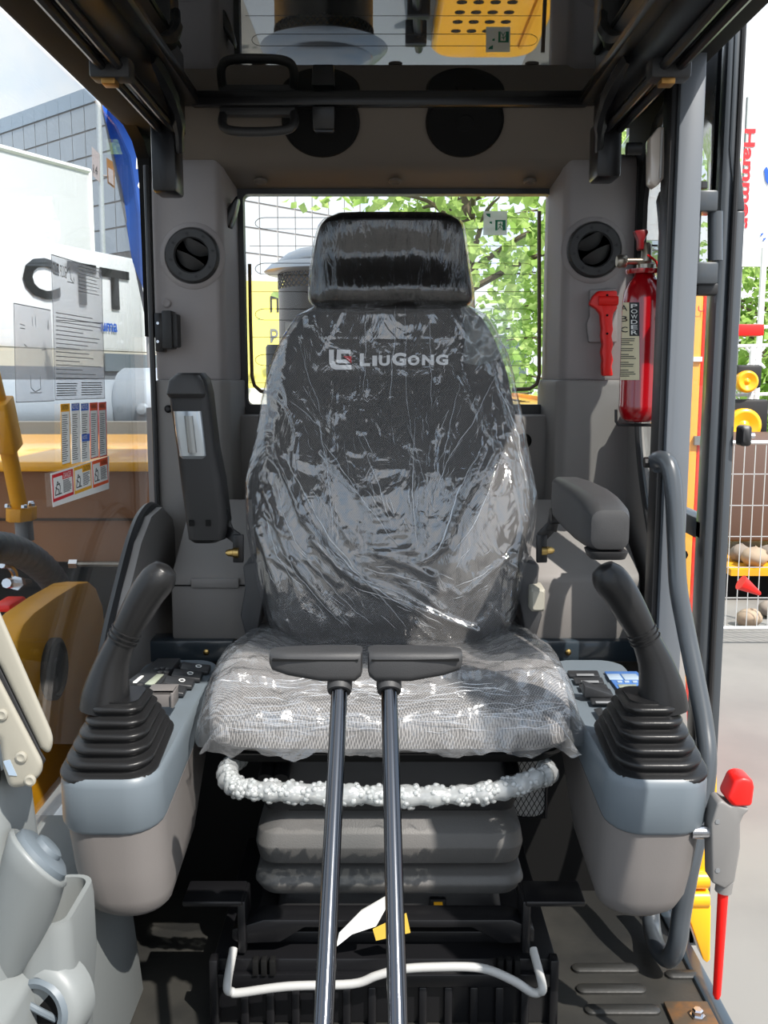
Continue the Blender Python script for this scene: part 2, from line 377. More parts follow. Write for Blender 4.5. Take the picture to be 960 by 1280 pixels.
# door side: side panel below the quarter window, with the rubber line of the window
pr = [(797, 500), (798, 545), (803, 600), (812, 660), (822, 712), (832, 760), (838, 830), (842, 930)]
cv = [atX(x, y, .5) for x, y in pr]
S(MB().prism([(.5, 2.1, cv[0].z)] + cv + [V(.5, 2.1, cv[-1].z)], (.025, 0, 0)), 'side_panel', M_TRIM_D, parent=wr_)
S(MB().tube(catmull(cv, 5), .007, 8), 'rubber_rim', M_RUB, parent=wr_)
S(MB().tube([(.507, 1.975, .9), (.507, 1.975, 1.33)], .006, 8), 'rubber_rim', M_RUB, parent=wr_)
S(MB().tube([(-.468, 1.965, .60), (-.468, 1.965, 1.33)], .006, 8), 'rubber_rim', M_RUB, parent=wl_)
# front pillars, either side of the opening the picture looks through
S(MB().bar((-.50, .66, -.06), (-.50, .90, 1.46), .06, .07), 'trim_6', M_BLACK, .01)
S(MB().bar((.52, .66, -.06), (.52, .90, 1.46), .06, .07), 'trim_7', M_BLACK, .01)
# door post: slate paint, its colour lightened to stand for sky light; black seal on the inner side
x0, x1 = at(838, 420, 1.60).x, at(869, 420, 1.60).x
post = S(MB().box((x0, 1.60, -.06), (x1, 1.66, 1.44)), 'trim_8', mat('post_paint_skylit', srgb(98, 103, 109), 0.35, coat=0.3), .004)
xs = at(826, 420, 1.62).x
S(MB().box((xs, 1.612, -.05), (x0 + .002, 1.66, 1.43)), 'door_seal', M_RUB, .003, parent=post)
S(MB().prism([at(843, 100, 1.59), at(838, 50, 1.59), at(905, -30, 1.59), at(852, 60, 1.59), at(850, 80, 1.59)], (0, .03, 0)), 'corner_gusset', M_BLACKM, parent=post)

# ---------------------------------------------------------------- rear window
w1 = thing('window_1', at(494, 515, 2.12), 'wide rear window behind the seat with heating wires', 'window', kind='structure')
del w1['category']
A, B = at(297, 236, 2.12), at(690, 512, 2.12)
xl, xr, zt, zb = A.x, B.x, A.z, B.z
def frame_ring(x0, x1, z0, z1, t, r, y, d):
    o = [V(a, y, b) for a, b in [(p[0] + (x0 + x1) / 2, p[1] + (z0 + z1) / 2) for p in rrect((x1 - x0) / 2, (z1 - z0) / 2, r, 5)]]
    i = [V(a, y, b) for a, b in [(p[0] + (x0 + x1) / 2, p[1] + (z0 + z1) / 2) for p in rrect((x1 - x0) / 2 - t, (z1 - z0) / 2 - t, max(r - t, .012), 5)]]
    mb = MB(); dd = V(0, d, 0)
    return mb.loft([o, i, [q + dd for q in i], [q + dd for q in o], o], False, False)
frame_ring(xl - .03, xr + .03, zb - .03, zt + .030, .041, .03, 2.118, .03).build('window_frame', M_RUB, w1)
MB().box((xl - .01, 2.138, zb - .01), (xr + .01, 2.142, zt + .02)).build('pane', M_GLASSR, w1)
M_WIRE = mat('heating_wire', srgb(70, 66, 60), 0.5)
M_BUS = mat('copper_bus_strip', srgb(92, 70, 44), 0.5)
def glass_path(px, r, name, m, n=5):
    return MB().tube([at(x, y, 2.134) for x, y in px], r, n).build(name, m, w1)
def arc(cx, cy, rx, ry, a0, a1, n=8): return [(cx + rx * math.cos(math.radians(a0 + (a1 - a0) * k / n)), cy + ry * math.sin(math.radians(a0 + (a1 - a0) * k / n))) for k in range(n + 1)]
for k in range(8):                                           # loops of wire across the pane
    y = 272 + 28.5 * k
    glass_path([(600, y), (652, y)] + arc(655, y + 7, 12, 7, -90, 90) + [(652, y + 14), (600, y + 14), (335, y + 14)] + arc(331, y + 7, 12, 7, 90, 270) + [(335, y), (600, y)] if k % 2 == 0 else
               [(670, y + 7), (312, y + 7)], .0007, 'heating_wire', M_WIRE, 4)
glass_path([(312, 330), (313, 400), (315, 470), (318, 482), (326, 489), (338, 491)], .0042, 'bus_strip', M_BUS, 6)
glass_path([(674, 264), (674, 400), (674, 468), (671, 480), (662, 486), (640, 487)], .0042, 'bus_strip', M_BUS, 6)
p = at(604, 294, 2.132); q = at(634, 264, 2.132)
ex = thing('exit_sticker', (p.x, p.y, p.z), 'square green and white emergency exit sticker on the rear window pane', 'sticker')
quad(p, (1, 0, 0), (0, 0, 1), q.x - p.x, q.z - p.z).build('sheet', glassy('sticker_white', (.9, .94, .92), 1.45, .2, .75, (.9, .95, .92)), ex)
def exq(x0, y0, x1, y1, m, nm):
    a_, b_ = at(x0, y1, 2.1305), at(x1, y0, 2.1305); quad(a_, (1, 0, 0), (0, 0, 1), b_.x - a_.x, b_.z - a_.z, .0004).build(nm, m, ex)
exq(619, 276, 622, 288, M_GREEN, 'door_mark'); exq(628, 276, 632, 288, M_GREEN, 'door_mark'); exq(619, 275, 632, 277, M_GREEN, 'door_mark')
MB().prism([at(x, y, 2.1305) for x, y in ((607, 267), (613, 267), (613, 272), (609, 270))], (0, -.0004, 0)).build('arrow_mark', M_GREEN, ex)
MB().prism([at(x, y, 2.1305) for x, y in ((612, 277), (615, 277), (615, 280), (612, 279))], (0, -.0004, 0)).build('arrow_mark', M_GREEN, ex)
mm = MB()
for a_, b_ in (((626, 278), (625, 283)), ((625, 283), (622.5, 287)), ((625, 283), (627, 287)), ((626, 280), (623, 281)), ((626, 280), (628, 283))):
    mm.bar(at(*a_, 2.130), at(*b_, 2.130), .0016, .0006, (0, 1, 0))
mm.build('running_figure', M_GREEN, ex)

# ---------------------------------------------------------------- boom-side window with its printed sheets
w2 = thing('window_2', (-.49, 1.35, .262), 'large side window facing the boom', 'window', kind='structure'); del w2['category']
wp = [(.80, .262), (1.55, .262), (1.75, .33), (1.95, .60), (1.99, .75), (1.99, 1.24), (1.93, 1.34), (1.84, 1.372), (1.7, 1.384), (.90, 1.384)]
MB().prism([(-.493, y, z) for y, z in wp], (.004, 0, 0)).build('pane', M_GLASS, w2)
MB().box((-.497, .72, .252), (-.45, 1.52, .268)).build('sill_strip', M_WHITE, w2, bevel=.003)
DX = -.4885
def dq(pts_, m, nm, par, x=DX, t=.0005, **k):
    return MB().prism([atX(a_, b_, x) for a_, b_ in pts_], (t, 0, 0)).build(nm, m, par, 0, **k)
def lines(par, x0, y0, x1, y1, n, m, sl0, sl1, lw=.0012, jag=.25, nm='print_lines', x=DX + .0012):
    """rows of small print: short bars inside the slanted box (left edge y0..y1; slopes at top and bottom)"""
    mb = MB()
    for k in range(n):
        f = (k + .5) / n; ya = y0 + (y1 - y0) * f; sl = sl0 + (sl1 - sl0) * f
        xe = x1 - (x1 - x0) * random.random() * jag
        mb.bar(atX(x0, ya, x), atX(xe, ya + sl * (xe - x0), x), .0003, lw, (0, 0, 1))
    return mb.build(nm, m, par, 0)
def slope(px, py): return (470.0 - py) / (545.0 - px)       # how a level line on the side pane runs in the picture
def lvl(x0, y, x1): return y + slope(x0, y) * (x1 - x0)
ch = thing('load_chart_sheet', atX(90, 500, DX), 'large clear sheet with printed lifting table stuck on the side window', 'sticker')
dq([(64, 318), (127, lvl(64, 318, 127)), (131, 498), (69, 500)], M_CLEAR, 'sheet', ch)
text('CLG 920E', atX(66, 343, DX + .001), (0, 1, 0), (0, 0, 1), .062, .018, M_GREY, ch)
lines(ch, 98, 326, 124, 366, 9, M_GREY, .3, .2, .0009)
lines(ch, 70, 388, 128, 475, 16, M_GREY, .17, .02, .0013, .5)
lines(ch, 71, 478, 97, 496, 6, M_PRINT, 0, -.03, .0014, .1); lines(ch, 102, 477, 128, 495, 6, M_PRINT, 0, -.03, .0014, .1)
mb = MB()
for a_, b_ in (((82, 345), (86, 334)), ((86, 334), (89, 348)), ((84, 352), (92, 354)), ((88, 348), (92, 354)), ((92, 346), (93, 354)), ((64, 318), (127, 337)), ((127, 337), (131, 498)), ((131, 498), (69, 500)), ((69, 500), (64, 318)),
               ((70, 400), (129, 404)), ((70, 474), (130, 473))):
    mb.bar(atX(*a_, DX + .0012), atX(*b_, DX + .0012), .0003, .0012, (0, 0, 1))
mb.build('line_drawing', M_GREY, ch, 0)
c2 = thing('range_diagram_sheet', atX(40, 500, DX), 'clear sheet with faint working range outline beside the printed lifting table', 'sticker')
dq([(17, 379), (63, lvl(17, 379, 63)), (68, 501), (20, 503)], M_CLEAR, 'sheet', c2)
mb = MB()
for a_, b_ in (((17, 379), (63, 388)), ((17, 379), (20, 503)), ((20, 503), (68, 501)), ((40, 396), (41, 408)), ((44, 396), (45, 408)), ((60, 400), (61, 412)), ((60, 412), (59, 404)), ((30, 430), (34, 434)), ((52, 438), (58, 436)), ((38, 470), (39, 485)), ((50, 470), (51, 486)), ((39, 485), (44, 490)), ((44, 490), (51, 486)), ((38, 491), (52, 491)), ((25, 405), (31, 407)), ((25, 410), (31, 411))):
    mb.bar(atX(*a_, DX + .0012), atX(*b_, DX + .0012), .0003, .0011, (0, 0, 1))
mb.build('line_drawing', M_GREY, c2, 0)
# five upright notices and three square warnings below
def notice(name, x0, x1, y0, y1, rimm, headm, headtxt, label, sub=None):
    o = thing(name, atX((x0 + x1) / 2, y1, DX), label, 'sticker')
    t0, t1 = slope(x0, y0) * (x1 - x0), slope(x0, y1) * (x1 - x0)
    dq([(x0, y0), (x1, y0 + t0), (x1 + (y1 - y0) * .017, y1 + t1), (x0 + (y1 - y0) * .017, y1)], rimm, 'border', o)
    e = (y1 - y0) * .017
    dq([(x0 + .8, y0 + 10), (x1 - .8, y0 + 10 + t0), (x1 - .8 + e, y1 - 1.5 + t1), (x0 + .8 + e, y1 - 1.5)], M_PAPER, 'sheet', o, DX + .0004)
    dq([(x0 + .8, y0 + 1), (x1 - .8, y0 + 1 + t0), (x1 - .8, y0 + 9.5 + t0), (x0 + .8, y0 + 9.5)], headm, 'heading', o, DX + .0004)
    a_ = atX(x0 + 1.5, y0 + 7.5, DX + .0014); b_ = atX(x1 - 1.5, y0 + 7.5, DX + .0014)
    text(headtxt, a_, (0, 1, 0), (0, 0, 1), b_.y - a_.y, .007, M_PAPER if headm in (M_BLUEP, M_REDPR) else M_PRINT, o)
    lines(o, x0 + 2 + e * .2, y0 + 13, x1 - 2 + e * .2, y1 - 4, int((y1 - y0) / 3.4), M_PRINT, slope(x0, y0), slope(x0, y1), .0010, .35)
    return o
notice('caution_notice', 75.5, 87, 505, 582, M_AMBER, M_AMBER, 'CAUTION', 'tall narrow amber-bordered CAUTION notice on the side window')
notice('safety_notice', 88.5, 99.5, 504, 580, M_PAPER, M_BLUEP, 'NOTICE', 'tall white notice with one blue NOTICE heading, beside the amber notice')
n2 = notice('safety_notice', 100.5, 111, 504, 578, M_PAPER, M_BLUEP, 'NOTICE', 'tall white notice with two blue NOTICE headings on the side window')
dq([(102.5, 543), (112, 542), (112, 551), (102.6, 552)], M_BLUEP, 'heading', n2, DX + .0014)
text('NOTICE', atX(103.5, 549.5, DX + .0022), (0, 1, 0), (0, 0, 1), .024, .006, M_PAPER, n2)
notice('warning_notice', 112, 122, 503.5, 574, M_REDPR, M_ORANGE, 'WARNING', 'tall red-bordered warning notice next to the double blue notice')
notice('warning_notice', 123, 132.5, 503, 572, M_REDPR, M_ORANGE, 'WARNING', 'tall red-bordered warning notice nearest the cab corner on the side window')
bk = dq([(63, 592), (136, 570), (136, 611), (66, 634)], M_PAPER, 'warning_backing_sheet', None, DX - .0003, label='white backing sheet under three square warnings on the side window', cat='sticker')
def square(name, x0, x1, ya, yb, y2a, y2b, m, ht, label):
    o = thing(name, atX((x0 + x1) / 2, y2a, DX), label, 'sticker')
    def q_(u, v):
        xx = x0 + (x1 - x0) * u; return (xx + 1.5 * v, (ya + (yb - ya) * u) * (1 - v) + (y2a + (y2b - y2a) * u) * v)
    def dd(u0, v0, u1, v1, mm_, nm, x): return dq([q_(u0, v0), q_(u1, v0), q_(u1, v1), q_(u0, v1)], mm_, nm, o, x)
    dd(0, 0, 1, 1, m, 'border', DX + .0004); dd(.05, .12, .95, .88, M_PAPER, 'sheet', DX + .0009); dd(.5, .06, .97, .28, m, 'heading', DX + .0014)
    a_ = atX(*q_(.56, .25), DX + .002); text(ht, a_, (0, 1, 0), (0, 0, 1), .036, .008, M_PAPER if m is M_REDPR else M_PRINT, o)
    mb_ = MB()
    for k in range(9):
        v = .34 + .055 * k; mb_.bar(atX(*q_(.53, v), DX + .0016), atX(*q_(.93 - .12 * random.random(), v), DX + .0016), .0003, .0010)
    mb_.build('print_lines', M_PRINT, o, 0)
    mb_ = MB()
    for a2, b2 in (((.12, .75), (.25, .3)), ((.25, .3), (.38, .5)), ((.38, .5), (.34, .78)), ((.12, .78), (.44, .78)), ((.15, .5), (.3, .62)), ((.3, .62), (.3, .78)), ((.22, .42), (.36, .4))):
        mb_.bar(atX(*q_(*a2), DX + .0016), atX(*q_(*b2), DX + .0016), .0003, .0016)
    mb_.build('pictogram', M_PRINT, o, 0)
square('danger_label', 65, 90.5, 594, 586, 628, 618, M_REDPR, 'DANGER', 'square crimson DANGER label with a small drawing, under the amber notice')
square('caution_label', 92, 113, 585, 578, 618, 610, M_AMBER, 'CAUTION', 'square amber caution label with a small drawing, middle of the three squares')
square('warning_label', 115, 134, 577, 571, 610, 603, M_ORANGE, 'WARNING', 'square orange warning label with a small drawing, nearest the cab corner')

# quarter window between rear corner and door post
w3 = thing('window_3', (.505, 1.8, .5), 'narrow quarter window behind the fire extinguisher', 'window', kind='structure'); del w3['category']
MB().prism([(.508, y, z) for y, z in ((1.66, .35), (1.78, .60), (1.9, .85), (1.97, .9), (1.97, 1.26), (1.935, 1.34), (1.88, 1.39), (1.66, 1.43))], (.004, 0, 0)).build('pane', M_GLASS, w3)

# ---------------------------------------------------------------- open door folded back along the cab side
dr = thing('door_1', (.60, 1.9, -.06), 'slate cab door swung fully open along the outside', 'door', kind='structure'); del dr['category']
XD = .575
def door_pts(rows): return [V(XD, y, z) for y, z in rows]
Yn, Yf = 1.70, 2.60
mb = MB()
mb.prism(door_pts([(Yn, -.16), (Yn + .055, -.16), (Yn + .055, 1.50), (Yn, 1.535)]), (.024, 0, 0))
mb.build('hinge_stile', M_STEELBLUE, dr, bevel=.008)
MB().prism([V(.600, Yn - .004, -.16), V(.600, Yn + .03, -.16), V(.600, Yn + .03, 1.20), V(.600, Yn - .004, 1.20)], (.018, 0, 0)).build('outer_flange', M_STEELBLUE, dr, bevel=.004)
MB().prism([V(.600, Yn - .004, 1.20), V(.600, Yn + .03, 1.20), V(.585, Yn + .03, 1.30), V(.585, Yn + .03, 1.52), V(.585, Yn - .004, 1.52), V(.585, Yn - .004, 1.30)], (.018, 0, 0)).build('outer_flange', M_STEELBLUE, dr, bevel=.004)
MB().tube([(.599, Yn - .004, -.14), (.599, Yn - .004, 1.50)], .005, 8).build('edge_seal', M_RUB, dr)
MB().box((XD, Yf - .06, -.16), (XD + .035, Yf, 1.42)).build('lock_stile', M_STEELBLUE, dr, bevel=.008)
MB().box((XD, Yn, -.16), (XD + .035, Yf, -.08)).build('bottom_rail', M_STEELBLUE, dr, bevel=.006)
zr = atX(883, 667, XD).z
MB().box((XD, Yn + .02, zr - .02), (XD + .035, Yf, zr + .02)).build('middle_rail', M_SLATE, dr, bevel=.006)
MB().tube([(XD - .02, 1.75, zr - .05), (XD - .02, 2.4, zr - .05)], .009, 8).build('inner_bar', M_BLACK, dr)
# top rail with rounded corner of the glazing
tp = [(Yn + .02, 1.20), (Yn + .07, 1.20), (Yn + .085, 1.30), (Yn + .13, 1.345), (Yn + .22, 1.36), (Yf, 1.33), (Yf, 1.46), (Yn + .3, 1.52), (Yn + .02, 1.53)]
MB().prism(door_pts(tp), (.03, 0, 0)).build('top_rail', mat('door_gloss', srgb(120, 124, 130), 0.12, coat=1.0), dr, bevel=.005)
MB().box((XD + .02, Yn + .05, zr), (XD + .024, Yf - .03, 1.40)).build('pane', M_GLASS, dr)
MB().box((XD + .02, Yn + .05, -.1), (XD + .024, Yf - .03, zr)).build('pane', M_GLASS, dr)
# hinge between post and door
hg = thing('door_hinge', at(888, 365, 1.65), 'slate steel door hinge between post and open door', 'hinge')
def hb(px0, py0, px1, py1, Y0, Y1, nm):
    a_, b_ = at(px0, py1, Y0), at(px1, py0, Y0); MB().box((a_.x, Y0, a_.z), (b_.x, Y1, b_.z)).build(nm, M_STEELBLUE, hg, bevel=.004)
hb(868, 237, 899, 264, 1.64, 1.69, 'knuckle_arm'); hb(868, 327, 899, 355, 1.64, 1.69, 'knuckle_arm'); hb(868, 262, 878, 330, 1.655, 1.69, 'leaf')
a_, b_ = at(894, 326, 1.66), at(894, 265, 1.66)
MB().tube([a_, b_], .0125, 14).build('barrel', M_STEELBLUE, hg)
a_, b_ = at(894, 236, 1.575), at(894, 227, 1.575); MB().tube([at(876, 236, 1.66), at(876, 228, 1.66)], .011, 10).build('rubber_cap', M_RUB, hg)
a_ = at(874, 360, 1.66); MB().box((a_.x - .006, 1.65, a_.z - .012), (a_.x + .03, 1.68, a_.z + .008)).build('rubber_stop', M_RUB, hg, bevel=.004)
# small bumper on the door edge
a_ = at(927, 544, 1.7); MB().stack([((a_.x, 1.70, a_.z), .010, .018, .006), ((a_.x, 1.68, a_.z), .010, .018, .006), ((a_.x, 1.675, a_.z), .006, .012, .004)], (1, 0, 0), (0, 0, 1)).build('bumper', M_RUB, dr)
a_ = at(936, 544, 1.7); MB().tube([(a_.x - .02, 1.685, a_.z), (a_.x + .004, 1.685, a_.z)], .005, 8).build('bumper_bolt', M_CHROME, dr)

# ---------------------------------------------------------------- stored windscreen under the roof, its rails and latches
ws = thing('stored_windscreen', (0, 1.3, 1.43), 'dark windscreen glass pushed up under the roof, mirroring the rear window', 'windscreen')
M_WS = mat('windscreen_glass_dark', (0.006, 0.007, 0.007), 0.015, ior=1.75, spec=0.75)
MB().box((-.345, .88, 1.432), (.365, 1.885, 1.438)).build('pane', M_WS, ws)
MB().box((-.36, 1.872, 1.418), (.38, 1.895, 1.444)).build('rear_bar', M_BLACK, ws, bevel=.005)
MB().box((-.375, .86, 1.42), (-.345, 1.89, 1.444)).build('side_bar', M_BLACK, ws, bevel=.004)
MB().box((.365, .86, 1.42), (.395, 1.89, 1.444)).build('side_bar', M_BLACK, ws, bevel=.004)
for s, nm, xr_ in ((-1, 'boom', -.385), (1, 'door', .405)):
    rl = thing('roof_rail', (xr_, 1.2, 1.35), 'black slide rail under the roof on the %s side' % nm, 'rail', 'windscreen slide rails')
    MB().box((xr_ - .018, .86, 1.36), (xr_ + .018, 1.86, 1.43)).build('channel', M_BLACK, rl, bevel=.004)
    MB().tube([(xr_ - .012, .86, 1.352), (xr_ - .012, 1.84, 1.352)], .007, 8).build('track', M_BLACK, rl)
    MB().tube([(xr_ + .012, .86, 1.352), (xr_ + .012, 1.84, 1.352)], .007, 8).build('track', M_BLACK, rl)
    MB().box((xr_ - .03, 1.42, 1.335), (xr_ + .028, 1.455, 1.365)).build('roller', M_PLASB, rl, bevel=.006)
    MB().box((xr_ - .014, 1.424, 1.328), (xr_ + .006, 1.448, 1.338)).build('brass_tag', mat('aged_brass', srgb(150, 112, 60), .4, .8), rl, bevel=.002)
    MB().box((xr_ - .028, 1.77, 1.245 if s < 0 else 1.27), (xr_ + .016, 1.84, 1.37)).build('end_bracket', M_BLACK, rl, bevel=.006)
    MB().tube(catmull([(xr_ - s * .012, 1.6, 1.42), (xr_ - s * .02, 1.68, 1.40), (xr_ - s * .028, 1.74, 1.36), (xr_ - s * .022, 1.78, 1.315)], 5), [.016] * 8 + [.012] * 4 + [.008] * 4, 8).build('latch_lever', M_BLACK, rl)
p = at(797, 186, 1.8); MB().tube([(p.x - .02, 1.8, p.z), (p.x + .006, 1.8, p.z)], .011, 12).build('stop_peg', M_RUB, rl)
# ================================================================ seat
SX = 0.008
seat = thing('operator_seat', (SX, 1.5, 0.0), 'grey mesh suspension seat with black headrest, still in clear plastic wrapping', 'seat')
# ---- backrest: rows (picture row, centre, half width in pixels, distance of the front, half thickness)
BR = [(376, 490, 84, 1.800, .040), (392, 490, 112, 1.790, .046), (420, 489, 131, 1.772, .05), (460, 489, 147, 1.745, .055), (500, 488, 157, 1.715, .058), (540, 488, 164, 1.685, .06),
      (580, 488, 173, 1.655, .062), (620, 489, 179, 1.63, .065), (660, 489, 178, 1.612, .068), (700, 488, 172, 1.602, .07), (740, 488, 164, 1.60, .07), (780, 487, 152, 1.605, .065), (806, 487, 138, 1.615, .055)]
def back_ring(py, grow, n, k=1.0, disp=None):
    cx, hw, yf, b = interp(BR, py)
    c = at(cx, py, yf); d = ray(cx, py); t = yf / d.y
    a = hw / F * t * k + grow; b2 = b * (0.35 + 0.65 * k) + grow; out = []
    for i in range(n):
        an = 2 * math.pi * i / n; co_, si = math.cos(an), math.sin(an)
        x = a * math.copysign(abs(co_) ** .62, co_); y = b2 * math.copysign(abs(si) ** .62, si)
        if si < 0:                                      # bolsters stand proud of the middle
            u = x / a; y += .030 * (1 - u * u) ** 2 * min(1, k) * (1 if py > 470 else max(0.15, (py - 376) / 94.0)) 
        p = V(c.x + x, yf + b + y, c.z)
        if disp and si < 0.25:
            w = disp(p); p += V(co_ * .5, -1 if si < 0 else -.3, 0) * w
        out.append(p)
    return out
def back_rings(grow, n, m, disp=None):
    rs = [back_ring(376 - 9 * 0, grow, n, .55, disp)]
    rs[0] = [p + V(0, 0, .004) for p in rs[0]]
    rs.append(back_ring(376, grow, n, .9, disp))
    for j in range(m + 1): rs.append(back_ring(378 + (806 - 378) * j / m, grow, n, 1, disp))
    last = back_ring(806, grow, n, .85, disp); rs.append([p - V(0, 0, .018) for p in last])
    last = back_ring(806, grow, n, .55, disp); rs.append([p - V(0, 0, .028) for p in last])
    return rs
bk_ = MB().loft(back_rings(0, 72, 50)).build('backrest', M_FAB, seat)
def seg_d(px, py, a, b):
    ax, ay = a; bx, by = b; vx, vy = bx - ax, by - ay; L = vx * vx + vy * vy
    t = max(0, min(1, ((px - ax) * vx + (py - ay) * vy) / L)); return math.hypot(px - ax - vx * t, py - ay - vy * t), t
FOLDS = []
def fold(pts_, amp, w):
    for i in range(len(pts_) - 1): FOLDS.append((pts_[i], pts_[i + 1], amp, w))
fold([(392, 674), (431, 715), (518, 757), (596, 789)], .010, 4.0)
fold([(345, 560), (380, 650), (450, 730), (540, 775)], .007, 4.0)
fold([(404, 564), (450, 620), (505, 688)], .008, 3.2)
fold([(491, 480), (498, 637), (518, 702)], .007, 3.0)
fold([(601, 564), (555, 683), (527, 702)], .009, 3.6)
fold([(545, 470), (541, 590), (522, 690)], .006, 3.0)
fold([(575, 470), (620, 560), (560, 660)], .006, 4.0)
fold([(455, 470), (452, 540), (470, 620)], .005, 3.0)
fold([(420, 475), (412, 560)], .006, 3.0); fold([(525, 480), (520, 560)], .005, 2.6)
fold([(355, 480), (372, 540), (365, 600)], .006, 3.4)
fold([(330, 610), (365, 700), (420, 770)], .007, 4.5)
fold([(322, 660), (350, 740)], .006, 4.0); fold([(640, 560), (655, 650), (640, 720)], .007, 4.0)
fold([(610, 450), (635, 540), (655, 610)], .006, 3.4)
fold([(470, 690), (500, 700), (540, 720), (552, 740)], .008, 4.0); fold([(500, 720), (552, 762)], .006, 3.0)
fold([(585, 740), (640, 690)], .005, 3.2); fold([(400, 620), (440, 680)], .005, 3.0)
fold([(430, 385), (400, 440)], .004, 3); fold([(560, 385), (600, 440)], .004, 3)
random.seed(11)
for _ in range(46):
    x, y = random.uniform(325, 655), random.uniform(490, 780); a_ = random.choice((.9, 1.1, 1.9, 1.6, .7)) + random.uniform(-.2, .2); L = random.uniform(14, 46)
    FOLDS.append(((x, y), (x + L * math.cos(a_), y + L * math.sin(a_)), random.uniform(.002, .0045), random.uniform(1.8, 3.0)))
def film_disp(p):
    px, py = proj(p); d = 0
    for a_, b_, am, w in FOLDS:
        if abs(px - (a_[0] + b_[0]) / 2) > 110 or abs(py - (a_[1] + b_[1]) / 2) > 110: continue
        r, t = seg_d(px, py, a_, b_)
        if r < 4 * w: d += am * math.exp(-(r / w) ** 2)
    k = 0.25 if (400 < px < 570 and 425 < py < 475) else 1.0
    d += k * .0045 * noise.noise(V(p.x * 22, p.y * 9, p.z * 14)) + k * .002 * noise.noise(V(p.x * 70, 3, p.z * 36))
    return d
FR = back_rings(.012, 300, 210, film_disp)
MB().loft(FR[1:-1], False, False).build('plastic_cover', M_FILM, bk_, smooth=70)
def crease(lines_, name, par, at_film):
    mb = MB()
    for ln, r in lines_:
        pp_ = catmull([at_film(*q) for q in ln], 12); n = len(pp_)
        pp_ = [q + V(noise.noise(q * 45 + V(r * 900, 0, 0)), 0, noise.noise(q * 45 + V(7, r * 900, 0))) * .0035 for q in pp_]
        mb.tube(pp_, [r * .6 * (.15 + .85 * math.sin(math.pi * min(1, .04 + i / n)) ** .7) * (.65 + .6 * abs(noise.noise(pp_[i] * 60))) for i in range(n)], 5)
    return mb.build(name, M_CREASE, par, 70, kind='stuff')
# bag corner of the film standing off at the shoulder
def flap(u, v):
    x = 575 + 60 * u + 6 * math.sin(v * 3); y = 382 + 70 * v + 4 * math.sin(u * 5)
    if u > .8: x -= 10 * (v - .5) ** 2
    Y = 1.775 - .02 * math.sin(u * 3.1) + .012 * noise.noise(V(u * 5, v * 4, 2)) - .012 * v
    return at(x, y, Y)
MB().grid(flap, 40, 40).build('plastic_corner', glassy('plastic_film_loose', (.93, .95, .95), 1.5, .12, .16, (.9, .95, .95), (18, .9, (1, 1, 1), (0, 0, 0)), .03), bk_, smooth=70)
# printed name and emblem
def on_back(px, py):
    cx, hw, yf, b = interp(BR, py); c = at(cx, py, yf); a = hw / F * (yf / ray(cx, py).y)
    x = at(px, py, yf).x - c.x; u = x / a
    y = -b * (max(0, 1 - abs(u) ** 3.2)) ** (1 / 3.2) + .030 * (1 - u * u) ** 2 * (1 if py > 470 else max(.15, (py - 376) / 94.0))
    return V(c.x + x, yf + b + y - .0035, c.z)
def letter_wrap(x0, y0, w_px, h_px, w, h): return lambda a, b: on_back(x0 + a / w * w_px, y0 - b / h * h_px)
lg = MB()
def lgp(poly, nm, m):
    pp = [on_back(x, y) for x, y in poly]; MB().prism(pp, (0, -.0012, 0)).build(nm, m, bk_, 0)
lgp([(411, 437), (417, 437), (417, 451), (420, 456), (439, 456), (439, 462), (419, 462), (413, 459), (411, 453)], 'emblem', M_LOGO)
lgp([(421, 437), (438, 437), (438, 442), (426, 442), (426, 449), (432, 449), (438, 454), (422, 454), (420, 452)], 'emblem', M_LOGO)
lgp([(429, 445), (439, 445), (439, 454)], 'emblem_triangle', M_REDPR)
for ch_, x, w_, h_ in (('L', 449.5, 13, 16), ('I', 465.3, 6, 13), ('U', 473.5, 14, 13.5), ('G', 490, 18, 16.5), ('O', 510, 15, 13), ('N', 528, 15, 13.5), ('G', 545.3, 15.5, 13.5)):
    text(ch_, on_back(x, 457.5), (1, 0, 0), (0, 0, 1), .02, .02, M_LOGO, bk_, 'letter', bold=.05, wrap=letter_wrap(x, 457.5 - (x - 449) * .012, w_, h_, .02, .02))
CRL = [([(459, 392), (456, 440), (453, 496)], .0016), ([(495, 382), (492, 440), (487, 506)], .0018), ([(507, 384), (509, 500), (527, 590), (552, 660)], .0010), ([(537, 396), (538, 450), (539, 512)], .0016),
       ([(362, 500), (390, 522), (404, 552), (417, 669)], .0022), ([(408, 559), (450, 620), (500, 687)], .0016), ([(394, 674), (431, 715), (509, 747), (596, 786)], .0034),
       ([(353, 564), (385, 625), (417, 678), (491, 765), (509, 786)], .0020), ([(349, 683), (385, 735), (431, 784)], .0016), ([(601, 559), (573, 614), (550, 683), (527, 701)], .0024),
       ([(624, 458), (596, 518), (564, 568), (541, 623)], .0020), ([(619, 477), (647, 541), (662, 623)], .0020), ([(367, 403), (385, 467), (404, 522)], .0014), ([(569, 733), (595, 722), (619, 706)], .0014),
       ([(440, 735), (500, 755), (555, 782)], .0014), ([(330, 640), (345, 690), (372, 730)], .0016), ([(445, 540), (470, 600), (490, 660)], .0012), ([(520, 520), (516, 600), (522, 690)], .0016),
       ([(575, 480), (560, 540), (552, 620)], .0014), ([(630, 560), (600, 640), (560, 700)], .0012), ([(420, 690), (460, 730), (520, 768)], .0020), ([(380, 690), (420, 740), (470, 785)], .0014), ([(455, 712), (500, 722), (550, 735)], .0018), ([(345, 600), (362, 660), (400, 720)], .0012)]
random.seed(8)
